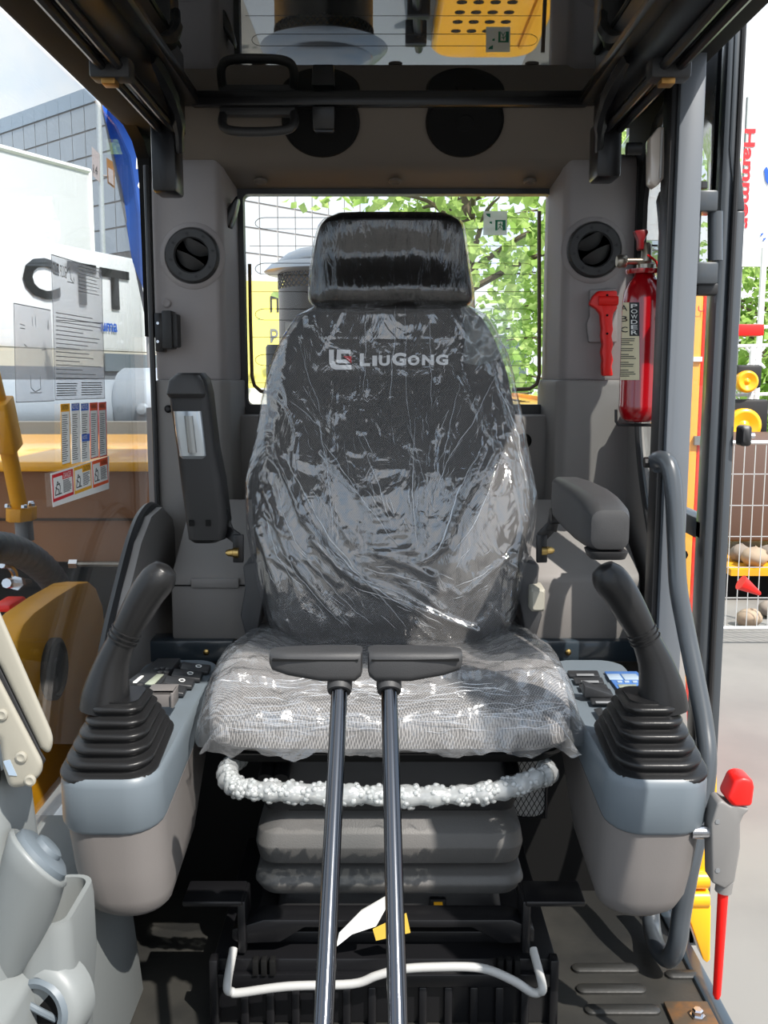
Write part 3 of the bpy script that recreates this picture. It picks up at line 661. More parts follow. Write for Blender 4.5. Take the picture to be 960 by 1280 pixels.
for _ in range(170):
    ln, r = random.choice(CRL[:24]); i = random.randrange(len(ln) - 1); (xa, ya), (xb, yb) = ln[i], ln[i + 1]; t0 = random.uniform(-.2, .8); t1 = t0 + random.uniform(.15, .5)
    ox, oy = random.gauss(0, 13), random.gauss(0, 9); j = random.uniform(-.06, .06)
    q0 = (xa + (xb - xa) * t0 + ox, ya + (yb - ya) * t0 + oy); q1 = (xa + (xb - xa) * t1 + ox + (yb - ya) * j, ya + (yb - ya) * t1 + oy - (xb - xa) * j)
    if min(q0[1], q1[1]) < 470 and random.random() < .8: continue
    if not (330 < min(q0[0], q1[0]) and max(q0[0], q1[0]) < 645 and max(q0[1], q1[1]) < 795 and min(q0[1], q1[1]) > 385): continue
    CRL.append(([q0, ((q0[0] + q1[0]) / 2 + random.uniform(-2, 2), (q0[1] + q1[1]) / 2), q1], random.uniform(.0007, .0013)))
crease(CRL, 'film_creases', bk_, lambda x, y: on_back(x, y) + V(0, -.016, 0))
# ---- headrest
HR = [(262, 490, 70), (268, 490, 83), (278, 489, 91), (300, 488, 96), (330, 488, 100), (355, 489, 103), (372, 489, 103), (380, 489, 98), (385, 489, 88)]
def head_rings(grow, n, m, wob=0):
    rs = []
    for j in range(m + 1):
        py = 262 + 123 * j / m; cx, hw = interp(HR, py); e = min(1, (j + .4) / (m * .10)) * min(1, (m - j + .8) / (m * .08))
        yf = 1.775 + .0000 * py; c = at(cx, py, yf); a = hw / F * (yf / ray(cx, py).y) + grow; b = (.052 + .006 * math.sin((py - 262) / 123 * 3.1)) * (.45 + .55 * e ** .5) + grow
        ring = []
        for i in range(n):
            an = 2 * math.pi * i / n; co_, si = math.cos(an), math.sin(an)
            x = a * math.copysign(abs(co_) ** .5, co_); y = b * math.copysign(abs(si) ** .6, si)
            if si < 0:
                y += .016 * math.exp(-((py - 318) / 24.0) ** 2) * (1 - (x / a) ** 2) - .010 * math.exp(-((py - 362) / 16.0) ** 2) * (1 - (x / a) ** 4)
            p = V(c.x + x, yf + .055 + y, c.z)
            if wob and si < .4: p.y -= wob * noise.noise(V(p.x * 55, 1, p.z * 12)) * (1 + 2 * abs(x / a) ** 6)
            ring.append(p)
        rs.append(ring)
    return rs
hr_ = MB().loft(head_rings(0, 64, 34)).build('headrest', M_VINYL, seat)
MB().loft(head_rings(.004, 160, 90, .004), False, False).build('plastic_cover', M_FILMH, hr_, smooth=70)
def hflap(s):
    def f(u, v):
        x = (387 - 4 * u if s < 0 else 590 + 5 * u); y = 275 + 105 * v
        return at(x + 2.5 * math.sin(v * 9), y, 1.80 + .05 * u + .006 * math.sin(v * 14))
    return f
MB().tube([at(452, 385, 1.84), at(452, 365, 1.84)], .007, 8).build('headrest_post', M_CHROME, seat)
MB().tube([at(528, 385, 1.84), at(528, 365, 1.84)], .007, 8).build('headrest_post', M_CHROME, seat)
# ---- seat cushion
CU = [(1.262, .222, .432, .412), (1.272, .24, .452, .402), (1.29, .252, .468, .396), (1.32, .258, .480, .392), (1.37, .262, .484, .39), (1.45, .262, .476, .39), (1.55, .256, .462, .39), (1.66, .246, .448, .39), (1.72, .236, .440, .39)]
def cush_top(x, Y):
    hw, zt_, zb_ = interp(CU, Y); u = min(1, abs(x) / hw)
    bo = max(0, (u - .45) / .55); return zt_ + .045 * bo * bo * (3 - 2 * bo) * min(1, max(0, (Y - 1.27) / .18))
def cush_ring(Y, n):
    hw, zt_, zb_ = interp(CU, Y); out = []
    for i in range(n):
        an = 2 * math.pi * i / n; co_, si = math.cos(an), math.sin(an)
        x = hw * math.copysign(abs(co_) ** .5, co_); s_ = math.copysign(abs(si) ** .55, si)
        top = cush_top(x * .97, Y); mid = (zt_ + zb_) / 2
        out.append(V(SX + x, Y, mid + ((top - mid) if s_ > 0 else (mid - zb_)) * s_))
    return out
cu_ = MB().loft([cush_ring(1.262 + .458 * j / 46, 72) for j in range(47)]).build('seat_cushion', M_FABC, seat)
def cfilm(u, v):
    U = 2 * u - 1; x = math.copysign(1 - (1 - abs(U)) ** 1.6, U); Yv = 1.235 + .475 * (1 - (1 - v) ** 1.0)
    if v < .12: Yv = 1.242 + .05 * (v / .12) ** 2
    else: Yv = 1.292 + .42 * (v - .12) / .88
    Yc = max(1.262, Yv); hw = interp(CU, Yc)[0] + .016
    if v < .2: hw += .022 * (1 - v / .2) ** 1.5 * abs(U) ** 3
    zt_ = cush_top(x * hw * .95, max(1.29, Yc)) + .009; zb_ = .412 + .010 * noise.noise(V(U * 7, 0, 3)) + .004 * math.sin(U * 19)
    fx = (1 - abs(x) ** 9) ** .5 if abs(x) < 1 else 0
    fy = 1 if v >= .12 else (1 - (1 - v / .12) ** 2.2) ** .6
    z = zb_ + (zt_ - zb_) * fx * fy
    k = noise.noise(V(x * 9 + 2 * Yv, Yv * 34, 5)); k2 = noise.noise(V(x * 30, Yv * 60, 9))
    front = max(0, 1 - abs(v - .2) / .25)
    r1 = math.exp(-((Yv - 1.325 - .012 * math.sin(x * 4)) / .006) ** 2) * .006 + math.exp(-((Yv - 1.35 + .03 * x) / .004) ** 2) * .004
    z += (.004 + .006 * front) * k * fx + .0022 * k2 + r1 * fx
    y = Yv - (.012 * front * k) - (.010 * (1 - fy) * noise.noise(V(x * 8, z * 30, 1)))
    return V(SX + x * hw, y, z)
MB().grid(cfilm, 200, 150).build('plastic_cover', M_FILMC, cu_, smooth=70)
def on_cush(px, py):
    best = None
    for k in range(100):
        Y = 1.262 + .0044 * k; q = at(px, py, Y); e_ = abs(q.z - cush_top(q.x - SX, Y) - .014)
        if best is None or e_ < best[0]: best = (e_, q)
    return best[1]
random.seed(5); CL2 = []
for k in range(90):
    x, y = random.uniform(270, 650), random.uniform(848, 915); L = random.uniform(20, 100); t_ = random.uniform(-.16, .10)
    CL2.append(([(x, y), (x + L * .5, y + L * .5 * t_ + random.uniform(-3, 3)), (min(705, x + L), y + L * t_)], random.uniform(.0007, .0020)))
crease(CL2, 'film_creases', cu_, on_cush)
# crumpled tape knot on the film
kn = MB(); p0 = at(612, 838, 1.52)
for _ in range(7):
    o_ = V(random.uniform(-.028, .028), random.uniform(-.02, .02), random.uniform(0, .008)); kn.tube(catmull([p0 + o_, p0 + o_ + V(random.uniform(-.02, .02), .01, .012), p0 + o_ + V(.02, random.uniform(-.02, .02), .002)], 4), .003, 5)
kn.build('tape_knot', M_FILMC, cu_)
# ---- pan, mechanism and bellows under the cushion
MB().stack([((SX, 1.47, .385), .225, .19, .03), ((SX, 1.47, .402), .245, .205, .03)]).build('seat_pan', M_BLACKM, seat, bevel=.003)
MB().stack([((SX, 1.49, .285), .185, .15, .02), ((SX, 1.49, .33), .195, .16, .02), ((SX, 1.49, .385), .17, .15, .02)]).build('upper_frame', M_PLASB, seat, bevel=.003)
for px in (333, 352, 640):
    p = at(px, 962, 1.31); MB().tube([(p.x, 1.30, p.z - .012), (p.x, 1.36, p.z + .01)], .012, 10).build('slide_knob', M_BLACK, seat)
p = at(475, 1012, 1.34); MB().box((SX - .15, 1.34, .285), (SX + .15, 1.35, .305)).build('front_lip', M_BLACKM, seat, bevel=.002)
M_BEL = mat('bellows_rubber', srgb(80, 80, 79), .5, bump=(500, .2), var=(5, srgb(92, 90, 88)))
MB().stack([((SX, 1.50, .195), .185, .14, .02), ((SX, 1.50, .205), .195, .165, .03), ((SX, 1.50, .232), .20, .172, .03), ((SX, 1.50, .252), .197, .166, .03), ((SX, 1.50, .283), .165, .135, .03)], n=5).build('bellows_fold', M_BEL, seat, bevel=.004)
MB().stack([((SX, 1.50, .150), .165, .14, .02), ((SX, 1.50, .158), .192, .168, .03), ((SX, 1.50, .176), .202, .176, .03), ((SX, 1.50, .188), .197, .170, .03), ((SX, 1.50, .198), .17, .14, .03)], n=5).build('bellows_fold', M_BEL, seat, bevel=.003)
bs = MB().stack([((SX, 1.50, .118), .17, .155, .01), ((SX, 1.50, .155), .165, .15, .02)]).build('suspension_base', M_PLASB, seat, bevel=.004)
p = at(547, 1129, 1.343); MB().box((p.x - .012, 1.338, p.z - .009), (p.x + .012, 1.347, p.z + .009)).build('weight_gauge', M_BLACK, bs, bevel=.002)
MB().box((p.x - .006, 1.3365, p.z - .005), (p.x + .007, 1.339, p.z + .005)).build('gauge_window', M_AMBER, bs)
# ---- recliner covers and armrests
for s in (-1, 1):
    pl = [(303, 706), (330, 700), (330, 745), (322, 790), (308, 800), (300, 770), (306, 735)]
    pts = [at(x if s < 0 else 978 - x, y, 1.63) for x, y in pl]
    MB().prism(pts, (0, .10, 0)).build('recliner_cover', M_PLAS, seat, bevel=.006)
p = at(669, 745, 1.63); MB().stack([((p.x, 1.64, p.z), .012, .022, .004), ((p.x, 1.60, p.z), .012, .020, .004), ((p.x, 1.595, p.z), .009, .016, .004)], (1, 0, 0), (0, 0, 1)).build('recliner_knob', M_BEIGE, seat)
# raised armrest (boom side)
ar = thing_arm = None
YA = 1.60
rows = []
for py, xa, xb, hd in ((681, 238, 268, .022), (676, 233, 279, .03), (655, 231, 283, .034), (600, 224, 276, .036), (560, 219, 268, .036), (520, 213, 263, .036), (492, 209, 260, .036), (474, 210, 256, .034), (466, 218, 250, .024)):
    c = at((xa + xb) / 2, py, YA); hw = (at(xb, py, YA).x - at(xa, py, YA).x) / 2
    rows.append((c + V(0, .036, 0), hw, hd, .014))
arm = MB().stack(rows, n=5).build('armrest', M_PLASB, seat, label='dark armrest folded upright')
rows = []
for py, xa, xb, hd in ((497, 210, 254, .012), (492, 208, 256, .02), (476, 211, 252, .02), (469, 217, 247, .014)):
    c = at((xa + xb) / 2, py, YA - .008); rows.append((c + V(0, .012, 0), (at(xb, py, YA).x - at(xa, py, YA).x) / 2, hd, .01))
MB().stack(rows, n=5).build('armrest_tip', M_PLAS, arm)
rows = []
for py, xa, xb, hd in ((574, 226, 254, .004), (570, 223, 257, .010), (540, 219, 254, .012), (514, 216, 251, .012)):
    c = at((xa + xb) / 2, py, YA - .006); rows.append((c + V(0, .010, 0), (at(xb, py, YA).x - at(xa, py, YA).x) / 2, hd, .008))
MB().stack(rows, n=5).build('clear_insert', mat('clear_insert_plastic', srgb(170, 178, 184), .12, .5, coat=1.0), arm)
rows = []
for py, xa, xb in ((566, 234, 245), (520, 229, 240)):
    c = at((xa + xb) / 2, py, YA - .016); rows.append((c + V(0, .008, 0), (at(xb, py, YA).x - at(xa, py, YA).x) / 2, .006, .005))
MB().stack(rows, n=4).build('insert_rib', mat('insert_rib_plastic', srgb(130, 132, 130), .2, .3, coat=1.0), arm)
for px in (239, 260):
    p = at(px, 654, YA - .001); MB().box((p.x - .004, p.y, p.z - .005), (p.x + .004, p.y + .01, p.z + .005)).build('slot', M_BLACKM, arm)
bb = MB().bar(at(277, 645, 1.64), at(286, 668, 1.63), .022, .008, (0, 1, 0)); bb.bar(at(284, 664, 1.63), at(298, 674, 1.62), .02, .008, (0, 1, 0)); bb.bar(at(298, 668, 1.62), at(298, 703, 1.62), .018, .010, (0, 1, 0))
bb.build('armrest_bracket', M_BLACK, seat, bevel=.002)
p = at(276, 648, 1.63); MB().tube([(p.x - .012, 1.63, p.z), (p.x + .014, 1.63, p.z)], .018, 14).build('pivot', M_BLACK, seat)
p = at(291, 691, 1.61); MB().lathe([(.003, 0), (.006, .004), (.007, .012), (.009, .013), (.009, .022)], (p.x - .012, p.y, p.z), (1, 0, 0), 12).build('cap_nut', M_BRASS, seat)
# lowered armrest (door side), pointing towards the viewer
ra = []
for Y, x0_, x1_, z0_, z1_, r in ((1.296, .290, .330, .692, .728, .010), (1.299, .284, .336, .684, .738, .014), (1.312, .281, .339, .680, .746, .017), (1.36, .280, .340, .676, .753, .018), (1.42, .279, .339, .676, .756, .016), (1.50, .278, .334, .680, .757, .014), (1.56, .276, .322, .688, .757, .010), (1.575, .277, .315, .70, .752, .008)):
    ra.append([V((x0_ + x1_) / 2 + a_, Y, (z0_ + z1_) / 2 + b_) for a_, b_ in rrect((x1_ - x0_) / 2, (z1_ - z0_) / 2, r, 5)])
arm2 = MB().loft(ra).build('armrest', M_PLAS, seat, label='dark armrest lowered level')
MB().stack([((.311, 1.325, .668), .024, .022, .010), ((.311, 1.325, .680), .028, .027, .012)]).build('underside_lip', M_PLASB, arm2, bevel=.002)
bb = MB().bar(at(694, 640, 1.6), at(689, 664, 1.6), .018, .01, (0, 1, 0)); bb.bar(at(692, 655, 1.6), at(676, 672, 1.6), .02, .008, (0, 1, 0)); bb.bar(at(677, 668, 1.6), at(677, 703, 1.6), .018, .010, (0, 1, 0))
bb.build('armrest_bracket', M_BLACK, seat, bevel=.002)
p = at(697, 645, 1.59); MB().tube([(p.x - .012, 1.59, p.z), (p.x + .014, 1.59, p.z)], .014, 14).build('pivot', M_BLACK, seat)
p = at(684, 688, 1.6); MB().lathe([(.003, 0), (.006, .004), (.007, .012), (.009, .013), (.009, .022)], (p.x + .012, p.y, p.z), (-1, 0, 0), 12).build('cap_nut', M_BRASS, seat)

# ---- wrapped adjuster bar, white slide handle, carrier plate, louvred box
wb = [(300, 948, 1.34), (290, 955, 1.30), (284, 966, 1.26), (290, 980, 1.235), (310, 986, 1.23), (360, 990, 1.228), (430, 993, 1.226), (500, 995, 1.226), (570, 994, 1.226), (625, 988, 1.228), (665, 975, 1.24), (685, 968, 1.27), (682, 960, 1.30)]
path = catmull([at(*q) for q in wb], 14); bub = MB(); rr_ = []
rings = []
for i, p in enumerate(path): rr_.append(.0135 + .0016 * math.sin(i * .9) + .0022 * noise.noise(p * 40))
bub.tube(path, rr_, 12)
random.seed(3)
for i in range(0, len(path) - 1, 1):                               # bubbles of the wrap
    for k in range(3):
        an = random.uniform(0, 6.28); c = path[i].lerp(path[i + 1], random.random()) + V(0, math.cos(an), math.sin(an)) * rr_[i] * .95
        bub.lathe([(.0045, -.001), (.004, .0015), (.002, .003)], c, V(random.uniform(-.2, .2), math.cos(an), math.sin(an)), 6)
bub.build('wrapped_adjuster_bar', M_WRAP, seat, smooth=50, label='adjuster bar wrapped in white bubble film')
sh = [(292, 1186), (284, 1232), (290, 1240), (300, 1241), (360, 1233), (440, 1230), (470, 1220), (500, 1212), (540, 1209), (600, 1210), (640, 1225), (664, 1240), (674, 1240), (678, 1232), (666, 1186)]
ys_ = [1.27] + [1.225] * 13 + [1.27]
MB().tube(catmull([at(x, y, Y) for (x, y), Y in zip(sh, ys_)], 6), .0062, 10).build('slide_handle', M_WBAR, seat, label='bent white slide handle')
pl = [(290, 1162), (345, 1158), (385, 1172), (395, 1164), (420, 1152), (560, 1150), (600, 1164), (620, 1172), (668, 1172), (670, 1160), (640, 1140), (330, 1140)]
cp_ = MB().prism([at(290, 1175, 1.27), at(290, 1162, 1.27), at(330, 1150, 1.27), at(640, 1150, 1.27), at(668, 1162, 1.27), at(668, 1178, 1.27), at(628, 1180, 1.27), at(590, 1160, 1.27), at(380, 1160, 1.27), at(350, 1178, 1.27), at(300, 1180, 1.27)], (0, .04, 0))
cp_.build('carrier_lip', M_BLACK, seat, bevel=.002)
MB().box((SX - .20, 1.30, .10), (SX + .20, 1.68, .118)).build('carrier_plate', M_BLACK, seat, bevel=.002)
lb = thing('louvred_box', (SX - .002, 1.4, 0), 'black louvred metal box carrying the seat above the floor', 'box')
a_, b_ = at(264, 1195, 1.25), at(698, 1195, 1.25)
MB().box((a_.x, 1.262, 0), (b_.x, 1.68, .10)).build('body', M_BLACK, lb, bevel=.003)
for px in (262, 690):
    c = at(px + 4, 1195, 1.25); MB().box((c.x - .006, 1.25, .0), (c.x + .006, 1.27, .104)).build('edge_flange', M_BLACK, lb, bevel=.002)
n_sl = 11
xs_ = [a_.x + .045 + (b_.x - a_.x - .09) * k / n_sl for k in range(n_sl + 1)]
r0 = None
for x in xs_:
    q = MB().box((x - .006, 1.252, -.02), (x + .006, 1.262, .062))
    if r0 is None: r0 = q.build('louvre_bar', M_BLACK, lb, bevel=.003); x00 = x
    else: again(r0, lb, (x - x00, 0, 0))
MB().box((a_.x, 1.252, .062), (b_.x, 1.262, .082)).build('top_rail', M_BLACK, lb, bevel=.002)
for px in (330, 636):
    c = at(px, 1190, 1.255)
    for k in (-1, 0, 1): MB().box((c.x + k * .012 - .004, 1.248, .082), (c.x + k * .012 + .004, 1.262, .105)).build('clip', M_BLACKM, lb, bevel=.001)
tg = thing('hang_tag', at(468, 1150, 1.25), 'crumpled white tag with a yellow slip hanging beneath the seat', 'tag')
MB().prism([at(x, y, 1.245) for x, y in ((420, 1184), (424, 1166), (450, 1140), (485, 1120), (482, 1136), (470, 1158), (440, 1168))], (.002, .004, .001)).build('white_tag', M_PAPER, tg)
MB().prism([at(x, y, 1.243) for x, y in ((466, 1162), (508, 1142), (513, 1166), (470, 1176))], (0, .002, 0)).build('yellow_slip', mat('slip_yellow', srgb(214, 176, 70), .6), tg)
# storage net beside the seat
nt_ = thing('storage_net', at(660, 1000, 1.55), 'small black diamond net pocket with pale lining beside the seat base', 'net')
na, nb = at(640, 1024, 1.52), at(685, 942, 1.52)
MB().stack([(((na.x + nb.x) / 2, 1.53, (na.z + nb.z) / 2), (nb.x - na.x) / 2, (nb.z - na.z) / 2, .02), (((na.x + nb.x) / 2, 1.55, (na.z + nb.z) / 2), (nb.x - na.x) / 2, (nb.z - na.z) / 2, .02)], (1, 0, 0), (0, 0, 1)).build('lining', M_WBAR, nt_)
m_ = MB(); W_, H_ = nb.x - na.x, nb.z - na.z
for k in range(-8, 9):
    for s in (-1, 1):
        x0_ = na.x + W_ / 2 + k * .009; 
        seg = []
        for t in (0, 1): seg.append(V(x0_ + s * (t - .5) * H_ * .55, 1.526, na.z + H_ * t))
        lo_, hi_ = 0, 1
        pts = [seg[0].lerp(seg[1], t / 24) for t in range(25)]; pts = [q for q in pts if na.x < q.x < nb.x]
        if len(pts) > 1: m_.bar(pts[0], pts[-1], .001, .001)
m_.build('net_mesh', M_BLACKM, nt_, 0)
MB().tube([(na.x, 1.526, na.z), (nb.x, 1.526, na.z), (nb.x, 1.526, nb.z), (na.x, 1.526, nb.z)], .003, 6, closed=True).build('net_rim', M_BLACK, nt_)
# ================================================================ consoles with joysticks
M_SWITCH = mat('switch_black', srgb(40, 41, 43), .4)
M_LCD = mat('lcd_grey', srgb(150, 156, 140), .2)
M_PANELB = mat('panel_blue', srgb(70, 110, 170), .35); M_PANELW = mat('panel_white', srgb(150, 166, 182), .35)
def console(s, name, label):
    X = lambda v: v * s
    c = thing(name, (X(-.342), 1.36, .235), label, 'console', 'armrest consoles')
    def ring(xo, xi, y0, y1, r, zf):
        cx, cy = (xo + xi) / 2, (y0 + y1) / 2
        return [V(X(cx + a_), cy + b_, zf(cy + b_)) for a_, b_ in rrect((xi - xo) / 2, (y1 - y0) / 2, r, 6)]
    seam = lambda y: .357 + .17 * (y - 1.12) if y < 1.34 else .3944 + .04 * (y - 1.34)
    top = lambda y: .428 + .05 * min(.16, max(0, y - 1.12))
    MB().loft([ring(-.408, -.279, 1.121, 1.60, .045, seam), ring(-.409, -.278, 1.117, 1.605, .046, lambda y: seam(y) + .006), ring(-.408, -.279, 1.118, 1.605, .042, lambda y: .417), ring(-.406, -.281, 1.120, 1.603, .041, lambda y: top(y) - .003), ring(-.403, -.284, 1.123, 1.60, .039, top)]).build('top_cover', M_COVER, c)
    sm2 = lambda y: seam(y) - .0015
    mid = lambda y: .300 + .25 * max(0, y - 1.16)
    bot = lambda y: .240 + .20 * max(0, y - 1.25)
    MB().loft([ring(-.405, -.279, 1.123, 1.59, .045, sm2), ring(-.399, -.2775, 1.125, 1.55, .047, mid), ring(-.391, -.277, 1.128, 1.44, .046, lambda y: .262 + .28 * max(0, y - 1.2)),
               ring(-.383, -.279, 1.133, 1.38, .045, lambda y: .245 + .22 * max(0, y - 1.25)), ring(-.372, -.286, 1.143, 1.33, .04, lambda y: .236 + .2 * max(0, y - 1.25)), ring(-.355, -.30, 1.165, 1.26, .025, lambda y: .234 + .1 * max(0, y - 1.25))]).build('lower_body', M_BODY, c)
    # folded boot
    rows = []; cxb, cyb = -.3475, 1.203; NF = 6
    def br(hw, hd, f, dz=0):
        z0 = .430 + .083 * f; tl = .30 * (1 - f)
        cx = cxb + .010 * f; cy = cyb - .004 * f
        return [V(X(cx + a_), cy + b_, z0 + dz + tl * (b_ + .02) * .6) for a_, b_ in rrect(hw, hd, min(.036, hw * .6), 6)]
    for k in range(NF):
        f0, f1 = k / NF, (k + 1) / NF; w0, d0 = .0615 - .034 * f0, .081 - .046 * f0; w1, d1 = .0615 - .034 * f1, .081 - .046 * f1
        rows += [br(w0 - .0015, d0 - .0015, f0, .0005), br(w0, d0, f0 + .03, .001), br(w0, d0, f0 + .07), br(w0 - .002, d0 - .002, f0 + .095), br(w1 + .001, d1 + .001, f0 + .10), br(w1 - .003, d1 - .003, f0 + .125), br(w1 - .003, d1 - .003, f1 - .012)]
    MB().loft(rows).build('boot', M_BOOT, c, smooth=50)
    # stick: collar, neck, ribs and bent grip
    b0 = V(X(-.338), 1.195, .505)
    cx_ = 1 if s > 0 else -1
    pts_px = [(132, 884), (133, 865), (139, 835), (146, 815), (155, 795), (168, 770), (184, 742), (199, 722), (207, 710)]
    rad = [.033, .030, .0235, .0200, .0182, .0205, .0222, .0222, .0150]
    P_ = [at(x, y, 1.195 + .0000 * y) for x, y in pts_px]; P_ = [V(X(p.x), p.y, p.z) for p in P_]
    dn = (P_[-1] - P_[-2]).normalized()
    pp = catmull([V(*p) for p in P_], 5); rr = [interp([(i * 1.0, r) for i, r in enumerate(rad)], j / 5)[0] for j in range(len(pp))]
    pp.append(pp[-1] + dn * .004); rr.append(.004)
    st = MB().tube(pp, rr, 20).build('joystick', M_PLASB if False else M_BOOT, c, smooth=60)
    for k in range(3):
        i = 19 + k * 1.2; a_ = pp[int(i)].lerp(pp[int(i) + 1], i - int(i)); d_ = (pp[int(i) + 1] - pp[int(i)]).normalized()
        MB().lathe([(.0180, -.0014), (.0203, -.0006), (.0203, .0006), (.0180, .0014)], a_, d_, 20).build('grip_rib', M_BOOT, st)
    q = pp[-8] + V(X(.003), -.0185, .006); MB().lathe([(.0028, 0), (.0028, .0012)], q, (0, -1, .25), 10).build('grip_plug', M_BLACKM, st)
    # support arm to the seat carrier
    ab = MB(); ab.box((min(X(-.285), X(-.20)), 1.262, .178), (max(X(-.285), X(-.20)), 1.32, .187)); ab.box((min(X(-.208), X(-.196)), 1.265, .105), (max(X(-.208), X(-.196)), 1.32, .185))
    ab.build('support_arm', M_BLACK, c, bevel=.003)
    return c
cl_ = console(-1, 'control_console', 'grey armrest console with joystick, boot and radio, on the boom side')
cr_ = console(1, 'control_console', 'grey armrest console with joystick, boot and blue display, on the door side')
ZT = .4365
def slab(c, px, mb_m, nm, h=.006, base=ZT, bev=.0015, tilt=0.0, par=None):
    pts_ = [atZ(x, y, base) for x, y in px]
    return MB().prism(pts_, (0, 0, h)).build(nm, mb_m, par or c, bevel=bev)
# boom side: radio unit, four rocker switches, grey bracket
rd = slab(cl_, [(161, 862), (198, 834), (226, 834), (200, 868)], M_SWITCH, 'radio', .016)
zt2 = ZT + .0165
def slab2(px, m, nm, par, h=.002, base=zt2): return slab(None, px, m, nm, h, base, .0004, par=par)
slab2([(181, 856), (196, 844), (205, 844), (192, 857)], M_LCD, 'radio_screen', rd)
slab2([(166, 854), (176, 846), (180, 846), (171, 854)], M_PAPER, 'radio_label', rd)
for k, (x, y) in enumerate(((171, 861), (179, 862), (186, 863), (196, 837), (203, 836), (210, 837), (200, 841), (208, 841), (190, 862), (175, 857))):
    p = atZ(x, y, zt2); MB().lathe([(.0045, 0), (.0045, .002), (.003, .003)], (p.x, p.y, zt2), n=10).build('radio_button', M_PLAS, rd)
sw0 = None
for k in range(4):
    x, y = 214 + 10.5 * k, 868 - 9.0 * k
    p = atZ(x, y, ZT)
    m_ = MB().hexa([(p.x - .024, p.y - .012, ZT), (p.x + .022, p.y - .012, ZT), (p.x + .022, p.y + .012, ZT), (p.x - .024, p.y + .012, ZT), (p.x - .024, p.y - .012, ZT + .012), (p.x + .022, p.y - .012, ZT + .006), (p.x + .022, p.y + .012, ZT + .010), (p.x - .024, p.y + .012, ZT + .016)])
    w_ = m_.build('rocker_switch', M_SWITCH, cl_, bevel=.0015)
    MB().lathe([(.005, 0), (.005, .0006), (.0036, .0006), (.0036, 0)], (p.x + .004, p.y, ZT + .0112), (.12, -.15, 1), 12, caps=False).build('switch_symbol', M_PAPER, w_)
p = atZ(228, 834, ZT); MB().lathe([(.014, 0), (.014, .004), (.010, .006)], (p.x, p.y, ZT), n=20).build('socket_cap', M_SWITCH, cl_)
a_ = at(183, 885, 1.335)
gb = MB(); a0, a1 = at(182, 866, 1.33), at(217, 884, 1.33)
gb.box((a0.x, 1.33, a1.z), (a1.x, 1.34, a0.z)); gb.box((a1.x - .003, 1.325, a1.z), (a1.x + .001, 1.36, a0.z)); gb.box((a0.x, 1.33, a0.z - .003), (a1.x, 1.37, a0.z))
gb.build('grey_bracket', M_BODY, cl_, bevel=.001)
# door side: five slot switches, one rocker up, blue and white display
for k in range(5):
    x, y = 728 + 6 * k, 844 + 8.6 * k
    q = [(x - 19 + 1 * k, y - 3.3), (x + 19 - .5 * k, y - 3.3), (x + 22 - .5 * k, y + 3.3), (x - 16 + 1 * k, y + 3.3)]
    h_ = slab(cr_, q, M_SWITCH, 'slot_switch', .004)
    slab2([(x - 8, y - 1.4), (x + 14, y - 1.4), (x + 15, y + 1), (x - 7, y + 1)], M_GREY, 'switch_mark', h_, .001, ZT + .004)
p = atZ(745, 872, ZT)
MB().hexa([(p.x - .02, p.y - .012, ZT + .004), (p.x + .024, p.y - .012, ZT + .004), (p.x + .024, p.y + .012, ZT + .004), (p.x - .02, p.y + .012, ZT + .004), (p.x - .02, p.y - .012, ZT + .022), (p.x + .024, p.y - .012, ZT + .008), (p.x + .024, p.y + .012, ZT + .010), (p.x - .02, p.y + .012, ZT + .024)]).build('rocker_switch', M_SWITCH, cr_, bevel=.0015)
ds = slab(cr_, [(755, 841), (796, 841), (806, 851), (779, 873)], M_PANELB, 'display_panel', .003)
zd = ZT + .0031
for q in ([(758, 843), (774, 843), (779, 850), (762, 850)], [(776, 843), (795, 843), (802, 850), (781, 850)], [(777, 865), (788, 865), (784, 870), (780, 870)]): slab2(q, M_PANELW, 'display_field', ds, .001, zd)
slab2([(772, 856), (796, 856), (792, 863), (776, 863)], M_LCD, 'display_screen', ds, .001, zd)
for x, y in ((774, 852.5), (783, 852.5), (793, 852.5)): slab2([(x - 3, y - 1.3), (x + 3, y - 1.3), (x + 4, y + 1), (x - 2, y + 1)], M_PANELW, 'display_key', ds, .001, zd)
slab(cr_, [(742, 888), (752, 886), (760, 902), (752, 903)], M_SWITCH, 'slot_switch', .003)

